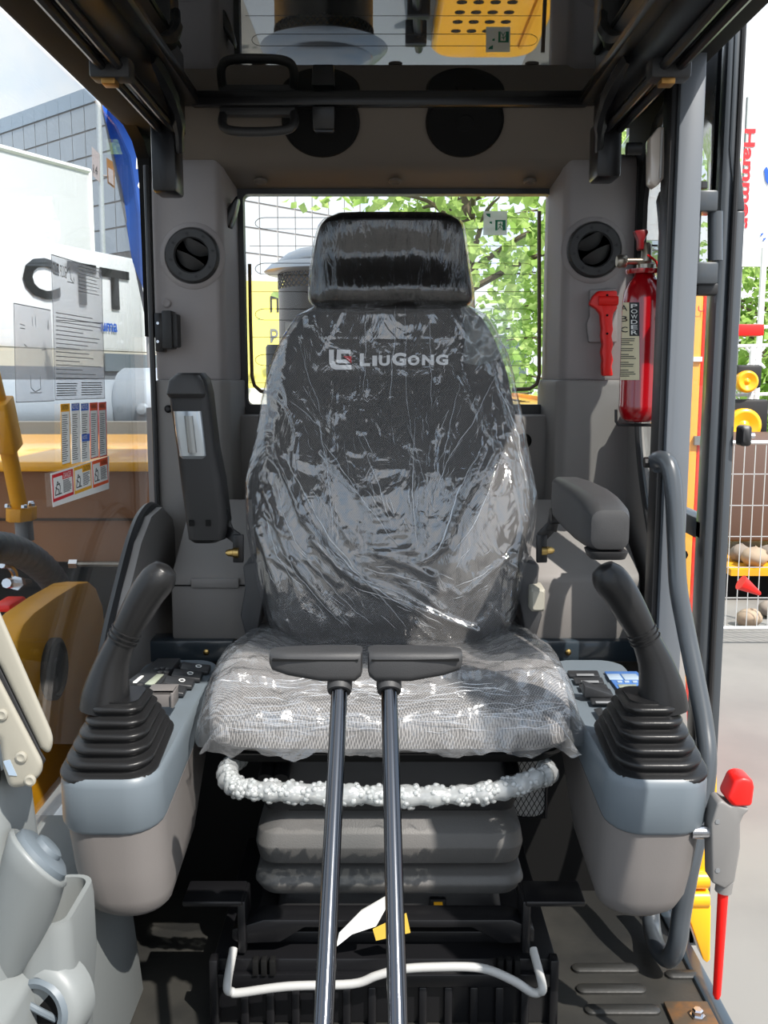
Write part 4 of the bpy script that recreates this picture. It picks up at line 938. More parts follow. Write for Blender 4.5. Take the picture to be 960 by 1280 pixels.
# ================================================================ travel levers
def lever(name, x_top, y_top, x_bot, gx0, gx1, label):
    a_ = at(x_bot, 1290, .752); b_ = at(x_top, y_top, 1.0)
    t_ = thing(name, (a_.x, .70, 0.0), label, 'lever', 'travel levers')
    d_ = (b_ - a_).normalized()
    MB().tube(catmull([V(a_.x, .66, 0), V(a_.x, .665, .2), a_ - d_ * .05, a_, a_.lerp(b_, .5), b_], 6), .0088, 16).build('rod', M_ROD, t_)
    MB().box((a_.x - .022, .58, 0.0), (a_.x + .022, .70, .02)).build('foot_plate', M_BLACK, t_, bevel=.004)
    MB().lathe([(.0125, -.004), (.0135, 0), (.0135, .018), (.0125, .022)], b_ - d_ * .012, d_, 20).build('collar', M_PLAS, t_)
    y0, y1 = 810, 847; c0 = at(gx0, 829, 1.0); c1 = at(gx1, 829, 1.0); zc = (at(x_top, y0, 1.0).z + at(x_top, y1, 1.0).z) / 2; hh = (at(x_top, y0, 1.0).z - at(x_top, y1, 1.0).z) / 2
    near_, far_ = (c1.x, c0.x) if x_top > (gx0 + gx1) / 2 else (c0.x, c1.x)
    rows = []
    for f, h_, dpt in ((0, .70, .012), (.015, .85, .016), (.08, 1.0, .019), (.45, 1.0, .019), (.8, .80, .017), (.97, .62, .014), (1, .45, .010)):
        rows.append((V(near_ + (far_ - near_) * f, 1.0, zc + hh * (1 - h_) * .75), dpt, hh * h_, .008))
    g_ = MB().stack(rows, (0, 1, 0), (0, 0, 1), n=4).build('grip', M_PLAS, t_)
    zz = zc + hh * .52
    MB().box((min(near_, far_) + .004, 1.0 - .0192, zz - .0012), (max(near_, far_) - .004, 1.0 + .0192, zz + .0006)).build('grip_seam', M_BLACKM, g_)
    return t_
lever('travel_lever', 425, 848, 404, 338, 453, 'polished travel lever whose black grip points towards the boom')
lever('travel_lever', 486, 848, 497.5, 460, 577, 'polished travel lever whose black grip points towards the door')

# ================================================================ boom-side column, monitor and pocket
col = thing('instrument_column', (-.42, 1.0, 0), 'pale grey moulded instrument column standing beside the boom-side window', 'column')
Yc = .98
rows = []
for py, x0_, x1_, hd in ((960, -60, 6, .05), (985, -60, 12, .055), (1010, -60, 16, .06), (1040, -60, 20, .06), (1100, -60, 28, .06), (1180, -60, 26, .06), (1240, -60, 22, .06), (1330, -60, 22, .06)):
    a_, b_ = at(x0_, py, Yc), at(x1_, py, Yc); rows.append((V((a_.x + b_.x) / 2, Yc + .02, a_.z), (b_.x - a_.x) / 2, hd, .03))
rows.append((V(rows[-1][0].x, Yc + .02, 0), rows[-1][1], .06, .03))
MB().stack(rows, n=5).build('post', M_COLUMN, col, smooth=60)
rc = at(46, 1074, .955); e1 = V(.67, 0, -.742).normalized(); e2 = V(-.27, .93, -.245).normalized()
def pod_ring(c, R, a, b): return [c + a * R * math.cos(2 * math.pi * k / 28) + b * R * math.sin(2 * math.pi * k / 28) for k in range(28)]
lc = at(4, 1222, .98); rings = []
for t in range(9):
    f_ = t / 8; c_ = lc.lerp(rc, f_); a_ = V(1, 0, 0).lerp(e1, f_ ** 1.3).normalized(); b_ = V(0, 1, 0).lerp(e2, f_).normalized()
    rings.append(pod_ring(c_, .020 + .0215 * f_ ** .8, a_, b_))
nn_ = e1.cross(e2); nn_ = nn_ if nn_.z > 0 else -nn_
rings += [pod_ring(rc + nn_ * .003, .0418, e1, e2), pod_ring(rc + nn_ * .005, .039, e1, e2), pod_ring(rc + nn_ * .003, .035, e1, e2)]
hd_ = MB().loft(rings).build('pod', M_COLUMN, col, smooth=60)
MB().loft([pod_ring(rc + nn_ * .003, .035, e1, e2), pod_ring(rc + nn_ * .010, .034, e1, e2), pod_ring(rc + nn_ * .014, .028, e1, e2)]).build('pod_cap', M_COVER, hd_)
MB().loft([pod_ring(rc + nn_ * .014, .017, e1, e2), pod_ring(rc + nn_ * .019, .016, e1, e2), pod_ring(rc + nn_ * .021, .012, e1, e2)]).build('key_knob', M_COVER, hd_)
# open pocket
pk = []
for py, x0_, x1_, hd in ((1300, 30, 98, .05), (1220, 30, 102, .055), (1150, 36, 98, .055), (1136, 40, 95, .055)):
    a_, b_ = at(x0_, py, 1.0), at(x1_, py, 1.0); pk.append((V((a_.x + b_.x) / 2, 1.02, a_.z), (b_.x - a_.x) / 2, hd, .02))
pk = [(V(pk[0][0].x, 1.02, 0.0), pk[0][1], .05, .02)] + pk
inner = [(c, hw - .006, hd - .006, .016) for c, hw, hd, r in pk[::-1][:3]]
MB().stack(pk + inner, n=5).build('pocket', M_COLUMN, col, smooth=50)
vc = at(46, 1266, .955)
vr = MB().lathe([(.034, .02), (.036, .004), (.032, -.002), (.026, 0), (.024, .012)], vc, (.25, 1, -.15), 28).build('vent_ring', M_COVER, col)
MB().lathe([(.024, .01), (.001, .012)], vc, (.25, 1, -.15), 24).build('vent_bowl', M_BLACKM, vr)
MB().tube(catmull([vc + V(-.018, .004, .012), vc + V(0, .0, .004), vc + V(.018, .006, -.012)], 5), .004, 8).build('vent_vane', M_COVER, vr)
MB().lathe([(.05, .04), (.052, .012), (.046, .002), (.036, 0)], vc + V(-.004, .004, 0), (.25, 1, -.15), 28, caps=False).build('vent_housing', M_COLUMN, col, smooth=60)
mo = thing('monitor', at(20, 975, .95), 'beige monitor housing seen from its screwed back, above the instrument column', 'monitor')
# slab leaning back: a face with rounded corners, split by a dark line
def mono(pts_, Y0, Y1, m, nm, bev): return MB().prism([at(x, y, Y0) for x, y in pts_], at(0, 880, Y1) - at(0, 880, Y0)).build(nm, m, mo, bevel=bev, seg=4)
fr_ = [(-40, 690), (0, 764), (64, 912), (68, 926), (62, 944), (50, 935), (2, 836), (-40, 760)]
mono(fr_, .935, 1.00, M_BEIGE, 'front_shell', .006)
mono([(-40, 762), (2, 838), (51, 938), (58, 950), (50, 962), (-40, 790)], .936, .99, M_PRINT, 'seam', .002)
mono([(-40, 772), (0, 848), (50, 944), (56, 956), (50, 972), (34, 983), (12, 986), (4, 960), (0, 925), (-40, 880)], .93, 1.0, M_BEIGE, 'back_shell', .010)
for x, y in ((3, 893), (27, 946), (38, 975)):
    p = at(x, y, .93); MB().lathe([(.006, 0), (.006, -.002), (.004, -.003), (.001, -.002)], p, (0, 1, 0), 14).build('screw', M_BEIGE, mo)
MB().prism([at(x, y, .929) for x, y in ((4, 952), (12, 950), (21, 970), (11, 969))], (0, .002, 0)).build('data_label', M_PANELW, mo)
MB().tube([at(-14, 960, .96), at(-14, 1010, .98)], .012, 10).build('stalk', M_PLAS, mo)

# ================================================================ handrail, lock lever, extinguisher, hammer
hp = [(819, 577, 1.60), (826, 574, 1.585), (836, 582, 1.565), (842, 615, 1.55), (845, 680, 1.53), (848, 735, 1.51), (858, 790, 1.49), (870, 850, 1.46), (880, 905, 1.43), (884, 955, 1.40), (876, 1020, 1.38), (862, 1085, 1.36), (852, 1140, 1.35), (846, 1180, 1.345), (836, 1198, 1.36), (822, 1185, 1.40), (815, 1160, 1.46), (812, 1120, 1.50)]
hr2 = thing('grab_rail', (.40, 1.42, .02), 'curved slate tube handrail rising beside the door post', 'handrail')
MB().tube(catmull([at(*q) for q in hp], 8), .0145, 16).build('tube', M_STEELBLUE, hr2)
p = at(817, 578, 1.60); MB().tube([(p.x - .016, 1.60, p.z), (p.x + .01, 1.60, p.z)], .009, 8).build('bolt', M_BLACK, hr2)
MB().stack([((p.x + .006, 1.595, p.z), .008, .017, .006), ((p.x + .006, 1.612, p.z), .008, .017, .006)], (1, 0, 0), (0, 0, 1)).build('mount_lug', M_STEELBLUE, hr2)
ll = thing('lock_lever', at(897, 1248, 1.12), 'red and grey safety lock lever outside the console with joystick by the door', 'lever')
YL = 1.12
M_LLG = mat('lock_lever_grey', srgb(122, 120, 118), .5)
MB().prism([at(x, y, YL) for x, y in ((897, 1004), (903, 1001), (914, 1008), (920, 1006), (938, 1012), (930, 1020), (926, 1030), (926, 1060), (919, 1103), (906, 1112), (890, 1104), (889, 1030))], (0, .03, 0)).build('body', M_LLG, ll, bevel=.006, seg=3)
MB().prism([at(x, y, YL - .002) for x, y in ((909, 1000), (920, 975), (930, 972), (942, 975), (944, 985), (941, 1009), (918, 1010))], (0, .034, 0)).build('red_grip', M_REDP, ll, bevel=.007, seg=3)
MB().tube([at(906, 1100, YL + .015), at(904, 1114, YL + .015)], .0105, 12).build('socket', M_LLG, ll)
MB().tube([at(904, 1113, YL + .015), at(896, 1243, YL + .015), at(896, 1248, YL + .015)], [.0066, .0052, .003], 12).build('red_rod', M_REDP, ll)
p = at(886, 1040, YL + .012); MB().tube([p - V(.022, 0, 0), p + V(.012, 0, 0)], .008, 12).build('pivot_bolt', M_CHROME, ll)
for y in (1027, 1088):
    p = at(897, y, YL); MB().lathe([(.003, 0), (.003, -.001)], p, (0, 1, 0), 8).build('screw', M_GREY, ll)

YE = 1.76
ctop, cbot = at(799, 352, YE), at(799, 527, YE); R_ = (at(825, 430, YE).x - at(772.5, 430, YE).x) / 2; H_ = ctop.z - cbot.z + .012
fe = thing('fire_extinguisher', cbot, 'red powder fire extinguisher hung inside the door post', 'extinguisher')
cyl = MB().lathe([(.012, .0), (R_ * .62, .0), (R_ * .85, .006), (R_ * .99, .022), (R_ * 1.0, .03), (R_ * .985, .032), (R_ * .985, H_ - .05), (R_ * .93, H_ - .03), (R_ * .75, H_ - .014), (R_ * .5, H_ - .004), (R_ * .42, H_ + .004), (.012, H_ + .006)], cbot, n=40).build('cylinder', M_RED, fe, smooth=50)
p = at(799, 340, YE); MB().lathe([(R_ * .75, -.004), (R_ * .8, 0), (R_ * .8, .004), (R_ * .5, .006)], (cbot.x - .004, YE, p.z), n=24).build('neck_ring', M_RED, fe)
vz = at(799, 328, YE).z
M_VALVE = mat('valve_nickel', srgb(150, 142, 130), .3, .9)
MB().lathe([(.017, -.016), (.017, -.004), (.010, .002), (.009, .03), (.006, .034)], (cbot.x + .002, YE, vz), n=14).build('valve', M_VALVE, fe)
MB().tube([(cbot.x, YE, vz + .002), (at(776, 325, YE).x, YE, vz + .002)], .006, 10).build('outlet', M_VALVE, fe)
MB().lathe([(.009, -.009), (.0115, -.006), (.0115, .006), (.009, .009)], (at(777, 325, YE).x, YE, vz + .002), (1, 0, 0), 16).build('outlet_cap', M_VALVE, fe)
MB().prism([at(x, y, YE - .008) for x, y in ((793, 288), (810, 286), (811, 291), (806, 300), (805, 312), (798, 312), (798, 300))], (0, .018, 0)).build('squeeze_handle', mat('handle_dark_red', srgb(120, 8, 16), .35), fe, bevel=.003)
MB().tube(catmull([at(806, 318, YE), at(812, 320, YE - .01), at(820, 327, YE), at(822, 334, YE)], 4), .0022, 6).build('safety_strap', M_REDP, fe)
MB().tube([at(806, 307, YE), at(822, 307, YE)], .0018, 6).build('safety_pin', M_BLACK, fe)
def cylp(px, py, lift=.0006):                    # a spot on the front of the cylinder
    x = at(px, py, YE - R_ * .7).x; u = max(-.999, min(.999, (x - cbot.x) / R_)); z = at(px, py, YE - R_ * math.sqrt(1 - u * u)).z
    r = R_ * .985 + lift; return V(cbot.x + r * u, YE - r * math.sqrt(1 - u * u), z)
def cyl_patch(x0, y0, x1, y1, m, nm, lift, par):
    return MB().grid(lambda u, v: cylp(x0 + (x1 - x0) * u, y1 + (y0 - y1) * v, lift), 10, 2).build(nm, m, par)
lab = cyl_patch(774.2, 378, 797.5, 475, mat('label_cream', srgb(226, 214, 178), .5), 'label', .0006, cyl)
cyl_patch(787.5, 378, 797.6, 420, M_PRINT, 'label_panel', .0010, cyl)
def ctext(b, x, y, w, h, m):
    text(b, cylp(x, y), (1, 0, 0), (0, 0, 1), .01, .01, m, cyl, 'letter', bold=.01, wrap=lambda a_, c_: cylp(x + a_ / .01 * w, y - c_ / .01 * h, .0015))
for k, l in enumerate('ABC'): ctext(l, 780.6, 388.5 + 13.5 * k, 5.4, 7, M_PRINT)
for k, l in enumerate('POWDER'): ctext(l, 789.2, 385.2 + 6.6 * k, 6.6, 5.2, M_PAPER)
mb = MB()
for k in range(20):
    y = 424 + 2.45 * k
    if k in (4, 7, 11, 15): continue
    e_ = 794 - random.random() * 8
    for j in range(5):
        xa, xb = 778.5 + (e_ - 778.5) * j / 5, 778.5 + (e_ - 778.5) * (j + 1) / 5
        mb.add([cylp(xa, y, .0012), cylp(xb, y, .0012), cylp(xb, y - 1, .0012), cylp(xa, y - 1, .0012)], [(0, 1, 2, 3)])
mb.build('print_lines', M_PRINT, cyl, 0)
eb = thing('extinguisher_bracket', at(800, 531, YE), 'thin black wire bracket holding the fire extinguisher', 'bracket')
MB().tube([at(770, 512, YE - .02), at(770, 527, YE - .02), at(773, 531, YE - .02), at(800, 531.5, YE - .02), at(836, 531.5, YE - .02)], .0025, 6).build('front_wire', M_BLACK, eb)
MB().tube([at(772, 531, YE + .02), at(836, 531, YE + .02)], .0025, 6).build('rear_wire', M_BLACK, eb)
MB().prism([at(x, y, YE - .03) for x, y in ((828, 318), (826, 300), (824, 270), (822, 250), (826, 238), (836, 250), (838, 420), (836, 500), (826, 505), (827, 480), (829, 460), (826, 380), (822, 360), (824, 340))], (0, .012, 0)).build('back_plate', M_BLACK, eb, bevel=.002)
for y in (398, 461):
    p = at(823, y, YE - .035); MB().lathe([(.005, 0), (.0045, .003), (.002, .005)], p, (0, -1, 0), 12).build('screw', M_BLACK, eb)
# emergency hammer in its pocket on the rear corner
YH = 1.955
eh = thing('emergency_hammer', at(757, 470, YH), 'red plastic emergency window hammer on the rear corner trim', 'hammer')
MB().prism([at(x, y, YH) for x, y in ((737, 380), (742, 370), (748, 363.5), (772, 363), (772, 386), (767, 391), (766, 404), (767, 412), (765, 420), (767, 430), (765, 440), (767, 450), (765, 458), (767, 470), (754, 470), (753, 458), (754, 450), (752, 440), (754, 430), (752, 420), (753, 411), (752, 404), (751, 392), (746, 386))], (0, .022, 0)).build('body', M_REDP, eh, bevel=.004, seg=2)
MB().tube([at(738, 379, YH + .01), at(750, 376, YH + .01)], [.003, .008], 10).build('spike', M_REDP, eh)
MB().tube([at(748, 376, YH), at(772, 376, YH)], .0095, 12).build('head', M_REDP, eh)
for x, y in ((759, 369), (759, 394), (759, 417)):
    p = at(x, y, YH - .0005); MB().lathe([(.0024, 0), (.0024, -.001)], p, (0, 1, 0), 8).build('rivet', M_BLACKM, eh)
hk = thing('hammer_holder', at(752, 430, 1.98), 'grey moulded holder plate behind the red hammer', 'holder')
MB().prism([at(x, y, 1.972) for x, y in ((737, 362), (772, 360), (772, 428), (736, 428), (733, 405), (737, 395))], (0, .012, 0)).build('plate', M_TRIM, hk, bevel=.003)

# ================================================================ vents, speakers, handles, small fittings
def vent(px, py, label, flip):
    c = at(px, py, 1.985); v = thing('air_vent', c, label, 'air vent', 'round air vents'); s_ = 1 if not flip else -1
    MB().lathe([(.066, .001), (.062, .004), (.056, .006)], c, (0, -1, 0), 36, caps=False).build('collar', M_TRIM, v)
    r = MB().lathe([(.054, 0), (.054, .010), (.050, .015), (.036, .015), (.033, .010)], c, (0, -1, 0), 36, caps=False).build('ring', M_PLAS, v)
    MB().lathe([(.036, .003), (.001, .003)], c, (0, -1, 0), 30).build('bowl', M_BLACKM, v)
    for k, (o1, w_) in enumerate(((.016, .026), (-.014, .026))):
        m_ = MB(); th = math.radians(28 * s_ * -1)
        def fn(u, t):
            a_ = (u - .5) * 2; q = V(a_ * .033 * math.sqrt(max(0, 1 - (o1 / .036) ** 2)), 0, o1 + (t - .5) * w_ * (1 - .55 * a_ * a_) + .004 * a_ * a_)
            x = q.x * math.cos(th) - q.z * math.sin(th); z = q.x * math.sin(th) + q.z * math.cos(th)
            return c + V(x, -.016 + .012 * (1 - t) + .004 * a_ * a_, z)
        m_.grid(fn, 10, 4); m_.build('vane', M_PLASB, v)
    for k in range(8):
        a_ = k * math.pi / 4 + .2; q = c + V(.043 * math.cos(a_), -.0152, .043 * math.sin(a_))
        MB().lathe([(.003, 0), (.003, .0012)], q, (0, -1, 0), 8).build('ring_notch', M_PLASB, r)
vent(241, 320, 'round black air vent on the rear corner trim beside the boom-side window', False)
vent(742, 313, 'round black air vent on the rear corner trim above the red hammer', True)
nh = V(0, -.72, -.69)
for px, nm in ((401, 'below the grab handle and clip'), (581, 'nearer the door')):
    c = at(px, 152, 1.930); sp = thing('loudspeaker', c, 'round black loudspeaker in the rear header, %s' % nm, 'speaker', 'header loudspeakers')
    MB().lathe([(.075, -.006), (.075, .002), (.070, .006), (.066, .003), (.02, .0045), (.001, .005)], c, nh, 40).build('grille', M_BLACKM, sp)
    MB().lathe([(.018, .0045), (.016, .007), (.001, .008)], c, nh, 20).build('dust_cap', M_BLACKM, sp)
gh = thing('grab_loop', at(322, 160, 1.90), 'dark looped grab handle on the rear header', 'handle')
MB().tube(catmull([at(280, 140, 1.90), at(278, 155, 1.87), at(288, 163, 1.86), at(322, 165, 1.86), at(358, 162, 1.86), at(368, 153, 1.87), at(366, 138, 1.90)], 6), .0085, 10).build('loop', M_PLAS, gh)
MB().box((at(276, 140, 1.9).x, 1.885, at(276, 146, 1.9).z), (at(370, 140, 1.9).x, 1.91, at(370, 136, 1.9).z)).build('base', M_PLAS, gh, bevel=.003)
p = at(405, 150, 1.88)
MB().hexa([(p.x - .02, 1.87, p.z - .02), (p.x + .02, 1.87, p.z - .02), (p.x + .018, 1.90, p.z - .02), (p.x - .018, 1.90, p.z - .02), (p.x - .022, 1.86, p.z + .02), (p.x + .022, 1.86, p.z + .02), (p.x + .02, 1.9, p.z + .02), (p.x - .02, 1.9, p.z + .02)]).build('roof_clip', M_BLACK, None, bevel=.003, label='small black clip hanging before the loudspeaker', cat='clip')
lt = thing('window_latch', at(208, 440, 1.96), 'black latch block on the rear corner trim below the vent', 'latch')
for (x0_, y0_, x1_, y1_, Y0, Y1, m_) in ((194, 391, 203, 440, 1.955, 1.985, M_BLACK), (203, 388, 214, 436, 1.94, 1.985, M_PLASB), (213, 392, 221, 434, 1.95, 1.985, M_PLAS)):
    a_, b_ = at(x0_, y1_, Y0), at(x1_, y0_, Y0); MB().box((a_.x, Y0, a_.z), (b_.x, Y1, b_.z)).build('plate', m_, lt, bevel=.003)
for y in (404, 427):
    p = at(197.5, y, 1.954); MB().lathe([(.004, 0), (.003, .003)], p, (0, -1, 0), 8).build('screw', M_CHROME, lt)
p = at(208, 379, 1.985); MB().lathe([(.0095, 0), (.0095, .003), (.007, .005), (.0015, .004)], p, (0, -1, 0), 20).build('trim_button', M_TRIM, None, label='round grey trim button above the black latch', cat='button')
p = at(211, 511, 1.97); MB().lathe([(.008, 0), (.008, .006), (.004, .010)], p, (0, -1, 0), 16).build('trim_button', M_BLACK, None, label='small black button beside the upright armrest', cat='button')
MB().prism([at(x, y, 2.03) for x, y in ((277, 265), (282, 264), (291, 250), (296, 243), (297, 250), (293, 268), (287, 284), (278, 286))], (0, .04, 0)).build('coat_hook', M_BLACK, None, bevel=.004, label='black hook at the upper corner of the rear window', cat='hook')
p = at(655, 551, 2.05); MB().lathe([(.016, 0), (.016, .004), (.008, .006), (.001, .003)], p, (0, -1, 0), 18).build('socket', M_BLACKM, None, label='round black socket on the shelf beside the backrest', cat='socket')
lm = thing('cab_lamp', at(822, 230, 1.66), 'pale plastic lamp mounted on the door post top', 'lamp')
MB().prism([at(x, y, 1.64) for x, y in ((824, 158), (831, 158), (831, 222), (820, 234), (813, 228), (813, 172))], (0, .03, 0)).build('lens', mat('lamp_lens', srgb(190, 180, 170), .25, coat=.6), lm, bevel=.003)
a_, b_ = at(824, 224, 1.637), at(829, 162, 1.637); MB().box((a_.x, 1.634, a_.z), (b_.x, 1.64, b_.z)).build('rim', M_WBAR, lm, bevel=.002)

# ================================================================ storage boxes behind the seat
def sbox(s, name, label, xo, xi):
    b_ = thing(name, ((xo + xi) / 2, 1.78, .40), label, 'box', 'storage boxes')
    zt_, zb_, zr_ = at(250, 718, 1.75).z, at(250, 800, 1.75).z, at(250, 600, 2.04).z
    pr_ = [(1.75, zb_), (1.752, zt_ - .012), (1.76, zt_), (1.965, zr_ - .03), (1.965, zb_)]
    MB().prism([(xo, y, z) for y, z in pr_], (xi - xo, 0, 0)).build('body', M_TRIM_D, b_, bevel=.006)
    return b_, zt_, zb_
xo, xi = at(214, 760, 1.75).x, at(316, 760, 1.75).x
b1, zt_, zb_ = sbox(-1, 'storage_box', 'grey storage box with a pull handle behind the upright armrest', xo, xi)
a_, b_ = at(239, 735, 1.748), at(299, 723, 1.748); MB().box((a_.x, 1.744, a_.z), (b_.x, 1.756, b_.z)).build('pull_handle', M_TRIM_D, b1, bevel=.003)
MB().box((xo + .002, 1.7485, zt_ - .022), (xi - .002, 1.7515, zt_ - .020)).build('lid_seam', M_BLACKM, b1)
xo, xi = at(664, 760, 1.75).x, at(800, 760, 1.75).x
b2, zt_, zb_ = sbox(1, 'storage_box', 'pale grey storage box behind the lowered armrest, sunlit front', xo, xi)
for x0_, x1_, nm in ((-.5, -.28, 'beneath the storage box with handle'), (.24, .52, 'beneath the sunlit storage box')):
    cb = thing('cross_bracket', ((x0_ + x1_) / 2, 1.74, .36), 'dark slate cross bracket with a screw, %s' % nm, 'bracket')
    MB().box((x0_, 1.735, at(250, 828, 1.735).z), (x1_, 1.79, at(250, 801, 1.735).z)).build('bar', M_SLATE, cb, bevel=.004)
    p = at(258 if x0_ < 0 else 710, 815, 1.735); MB().lathe([(.006, 0), (.0055, .004), (.002, .006)], p, (0, -1, 0), 12).build('screw', M_BRASS, cb)
MB().box((-.46, 1.62, .0), (.49, 1.70, .33)).build('rear_bulkhead', M_BLACKM, None, kind='structure')

# yellow step hinge outside below the door
yh = thing('step_bracket', at(878, 1200, 1.5), 'yellow folded steel bracket hanging outside below the door sill', 'bracket')
MB().prism([at(x, y, 1.46) for x, y in ((890, 955), (897, 960), (897, 990), (884, 1085), (882, 1100), (868, 1100), (868, 1040), (880, 980))], (0, .05, 0)).build('upper_plate', M_YEL, yh, bevel=.004)
MB().tube([at(866, 1098, 1.46), at(884, 1098, 1.46)], .016, 10).build('barrel', M_YEL, yh)
MB().tube([at(862, 1122, 1.46), at(884, 1122, 1.46)], .016, 10).build('barrel', M_YEL, yh)
MB().prism([at(x, y, 1.45) for x, y in ((858, 1132), (889, 1132), (888, 1200), (884, 1204), (879, 1200), (862, 1150), (858, 1190))], (0, .03, 0)).build('lower_plate', M_YEL, yh, bevel=.004)
# ================================================================ outside, boom side: tank, boom foot, pipes
def atP(px, py, p0, n):
    d = ray(px, py); n = Vector(n); return CAM + d * ((Vector(p0) - CAM).dot(n) / d.dot(n))
tk = thing('side_tank', (-1.1, 2.8, -.2), 'yellow topped machine tank standing beyond the boom foot', 'tank')
zt_, zl_ = at(100, 577, 2.30).z, at(100, 590, 2.30).z
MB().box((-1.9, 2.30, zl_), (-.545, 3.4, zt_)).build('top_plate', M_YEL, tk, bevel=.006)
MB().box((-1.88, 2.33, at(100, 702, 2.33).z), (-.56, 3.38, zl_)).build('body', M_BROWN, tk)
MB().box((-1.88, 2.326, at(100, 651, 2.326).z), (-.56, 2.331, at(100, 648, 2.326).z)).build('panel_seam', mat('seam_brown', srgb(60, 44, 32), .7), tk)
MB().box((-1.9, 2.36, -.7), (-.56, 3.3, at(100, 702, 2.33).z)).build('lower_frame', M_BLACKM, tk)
p = at(92, 705, 2.3); MB().tube([p, p + V(.14, .0, 0)], .007, 8).build('fitting', M_VALVE, tk); MB().tube([p - V(.01, 0, 0), p + V(.01, 0, 0)], .012, 6).build('fitting', M_CHROME, tk)
MB().box((-1.9, 3.6, .75), (-.6, 3.68, at(100, 566, 3.6).z)).build('rail', mat('rail_grey', srgb(120, 116, 108), .6), tk)
XB = -.62
bp = thing('boom_foot', (XB, 1.7, -.4), 'yellow steel boom foot plate with a dark round pin', 'machine part')
pl = [(14, 1040), (22, 800), (30, 780), (44, 765), (70, 746), (98, 729), (112, 727), (121, 735), (129, 757), (133, 800), (138, 870), (138, 1000), (128, 1040)]
MB().prism([atX(x, y, XB) for x, y in pl], (-.055, 0, 0)).build('side_plate', M_YELD, bp, bevel=.006)
p = atX(64, 836, XB)
MB().lathe([(.058, -.002), (.058, .012), (.050, .016), (.047, .010), (.02, .010), (.016, .014), (.001, .014)], p, (1, 0, 0), 30).build('pin', mat('pin_dark_steel', srgb(62, 56, 48), .5, .4), bp)
MB().box((-1.35, atX(30, 1010, XB).y, atX(30, 1100, XB).z - .15), (XB - .06, atX(30, 1010, XB).y + .06, atX(30, 1000, XB).z)).build('base_rib', M_YEL, bp, bevel=.006)
MB().prism([atX(x, y, -.85) for x, y in ((-60, 1000), (-60, 760), (0, 760), (20, 1000))], (-.05, 0, 0)).build('far_plate', M_YEL, bp, bevel=.006)
XP = -.78
pp_ = thing('hydraulic_pipe', atX(24, 625, XP), 'slanting yellow steel hydraulic pipe ending in a bolted flange', 'pipe')
MB().tube([atX(-20, 430, XP), atX(2, 520, XP), atX(24, 632, XP)], .017, 16).build('tube', M_YELD, pp_)
pa, pb = atX(-4, 500, XP), atX(9, 562, XP); d_ = (pb - pa).normalized(); sy = d_.cross(V(1, 0, 0)).normalized()
MB().loft([[q + sy * a_ + V(1, 0, 0) * b_ for a_, b_ in rrect(.026, .026, .004, 2)] for q in (pa, pb)]).build('clamp_block', M_YELD, pp_, bevel=.003)
fc = atX(26, 634, XP)
oc = [(.038 * math.cos(math.radians(22.5 + 45 * k)) * 1.1, .030 * math.sin(math.radians(22.5 + 45 * k))) for k in range(8)]
MB().prism([fc + V(b_, a_, 0) + V(0, 0, -.028) for a_, b_ in oc], (0, .004, .028)).build('flange', M_YELD, pp_, bevel=.002)
for a_, b_ in ((-.028, .018), (.0, .024), (.028, .012), (.026, -.02), (-.02, -.02)):
    MB().lathe([(.007, 0), (.007, .006), (.005, .008)], fc + V(b_, a_, .002), (0, .1, 1), 6).build('bolt', M_CHROME, pp_)
for a_ in (-.016, .018): MB().tube([fc + V(.004, a_, -.028), fc + V(.004, a_ + .004, -.075)], .013, 10).build('hose_end', M_GREY, pp_)
hs = thing('corrugated_hose', atX(40, 720, -.72), 'thick dark ribbed hydraulic hose curving beside the boom foot', 'hose')
hpz = catmull([atX(-60, 690, -.74), atX(-20, 684, -.74), atX(15, 687, -.74), atX(45, 703, -.74), atX(68, 728, -.75), atX(80, 765, -.75), atX(84, 810, -.76)], 16)
MB().tube(hpz, [.030 + .0022 * math.sin(i * 1.6) for i in range(len(hpz))], 14).build('tube', mat('hose_grey', srgb(78, 80, 84), .55), hs, smooth=60)
vb = thing('valve_block', atX(22, 766, -.76), 'red valve block with bright steel fittings under the ribbed hose', 'valve')
a_, b_ = atX(13, 766, -.76), atX(36, 742, -.76); MB().hexa([(-.80, a_.y, a_.z), (-.76, a_.y, a_.z), (-.76, b_.y, a_.z), (-.80, b_.y, a_.z), (-.80, a_.y, b_.z), (-.76, a_.y, b_.z), (-.76, b_.y - .02, b_.z), (-.80, b_.y - .02, b_.z)]).build('body', M_REDP, vb, bevel=.006)
MB().tube([atX(8, 729, -.75), atX(35, 729, -.75)], .010, 8).build('fitting', M_CHROME, vb); MB().tube([atX(20, 729, -.745), atX(24, 729, -.745)], .015, 6).build('hex_nut', M_CHROME, vb)
MB().tube(catmull([atX(2, 706, -.75), atX(12, 708, -.75), atX(18, 716, -.75), atX(19, 728, -.75)], 5), .007, 8).build('elbow', M_CHROME, vb)
# ---------------------------------------------------------------- steel pipe, white truck, box truck
dp = thing('steel_drum', (-1.5, 4.2, .45), 'large silver grey steel drum lying behind the yellow tank', 'drum')
c0, c1 = at(-60, 516, 4.2), at(152, 506, 4.2); rb = (at(100, 462, 4.2).z - at(100, 552, 4.2).z) / 2
M_SILV = mat('silver_paint', srgb(158, 166, 174), .35, .3)
MB().lathe([(rb * .92, 0), (rb * .92, c1.x - c0.x)], c0, (1, 0, 0), 32).build('shell', M_SILV, dp)
MB().lathe([(rb * .92, 0), (rb * 1.02, .02), (rb * 1.02, .17), (rb * .96, .21), (rb * .9, .30)], c1, (1, 0, 0), 32).build('collar', M_SILV, dp)
p = at(178, 512, 4.2 - rb); MB().lathe([(.025, .02), (.03, 0), (.02, -.02), (.001, -.025)], p, (0, 1, 0), 16).build('boss', M_SILV, dp)
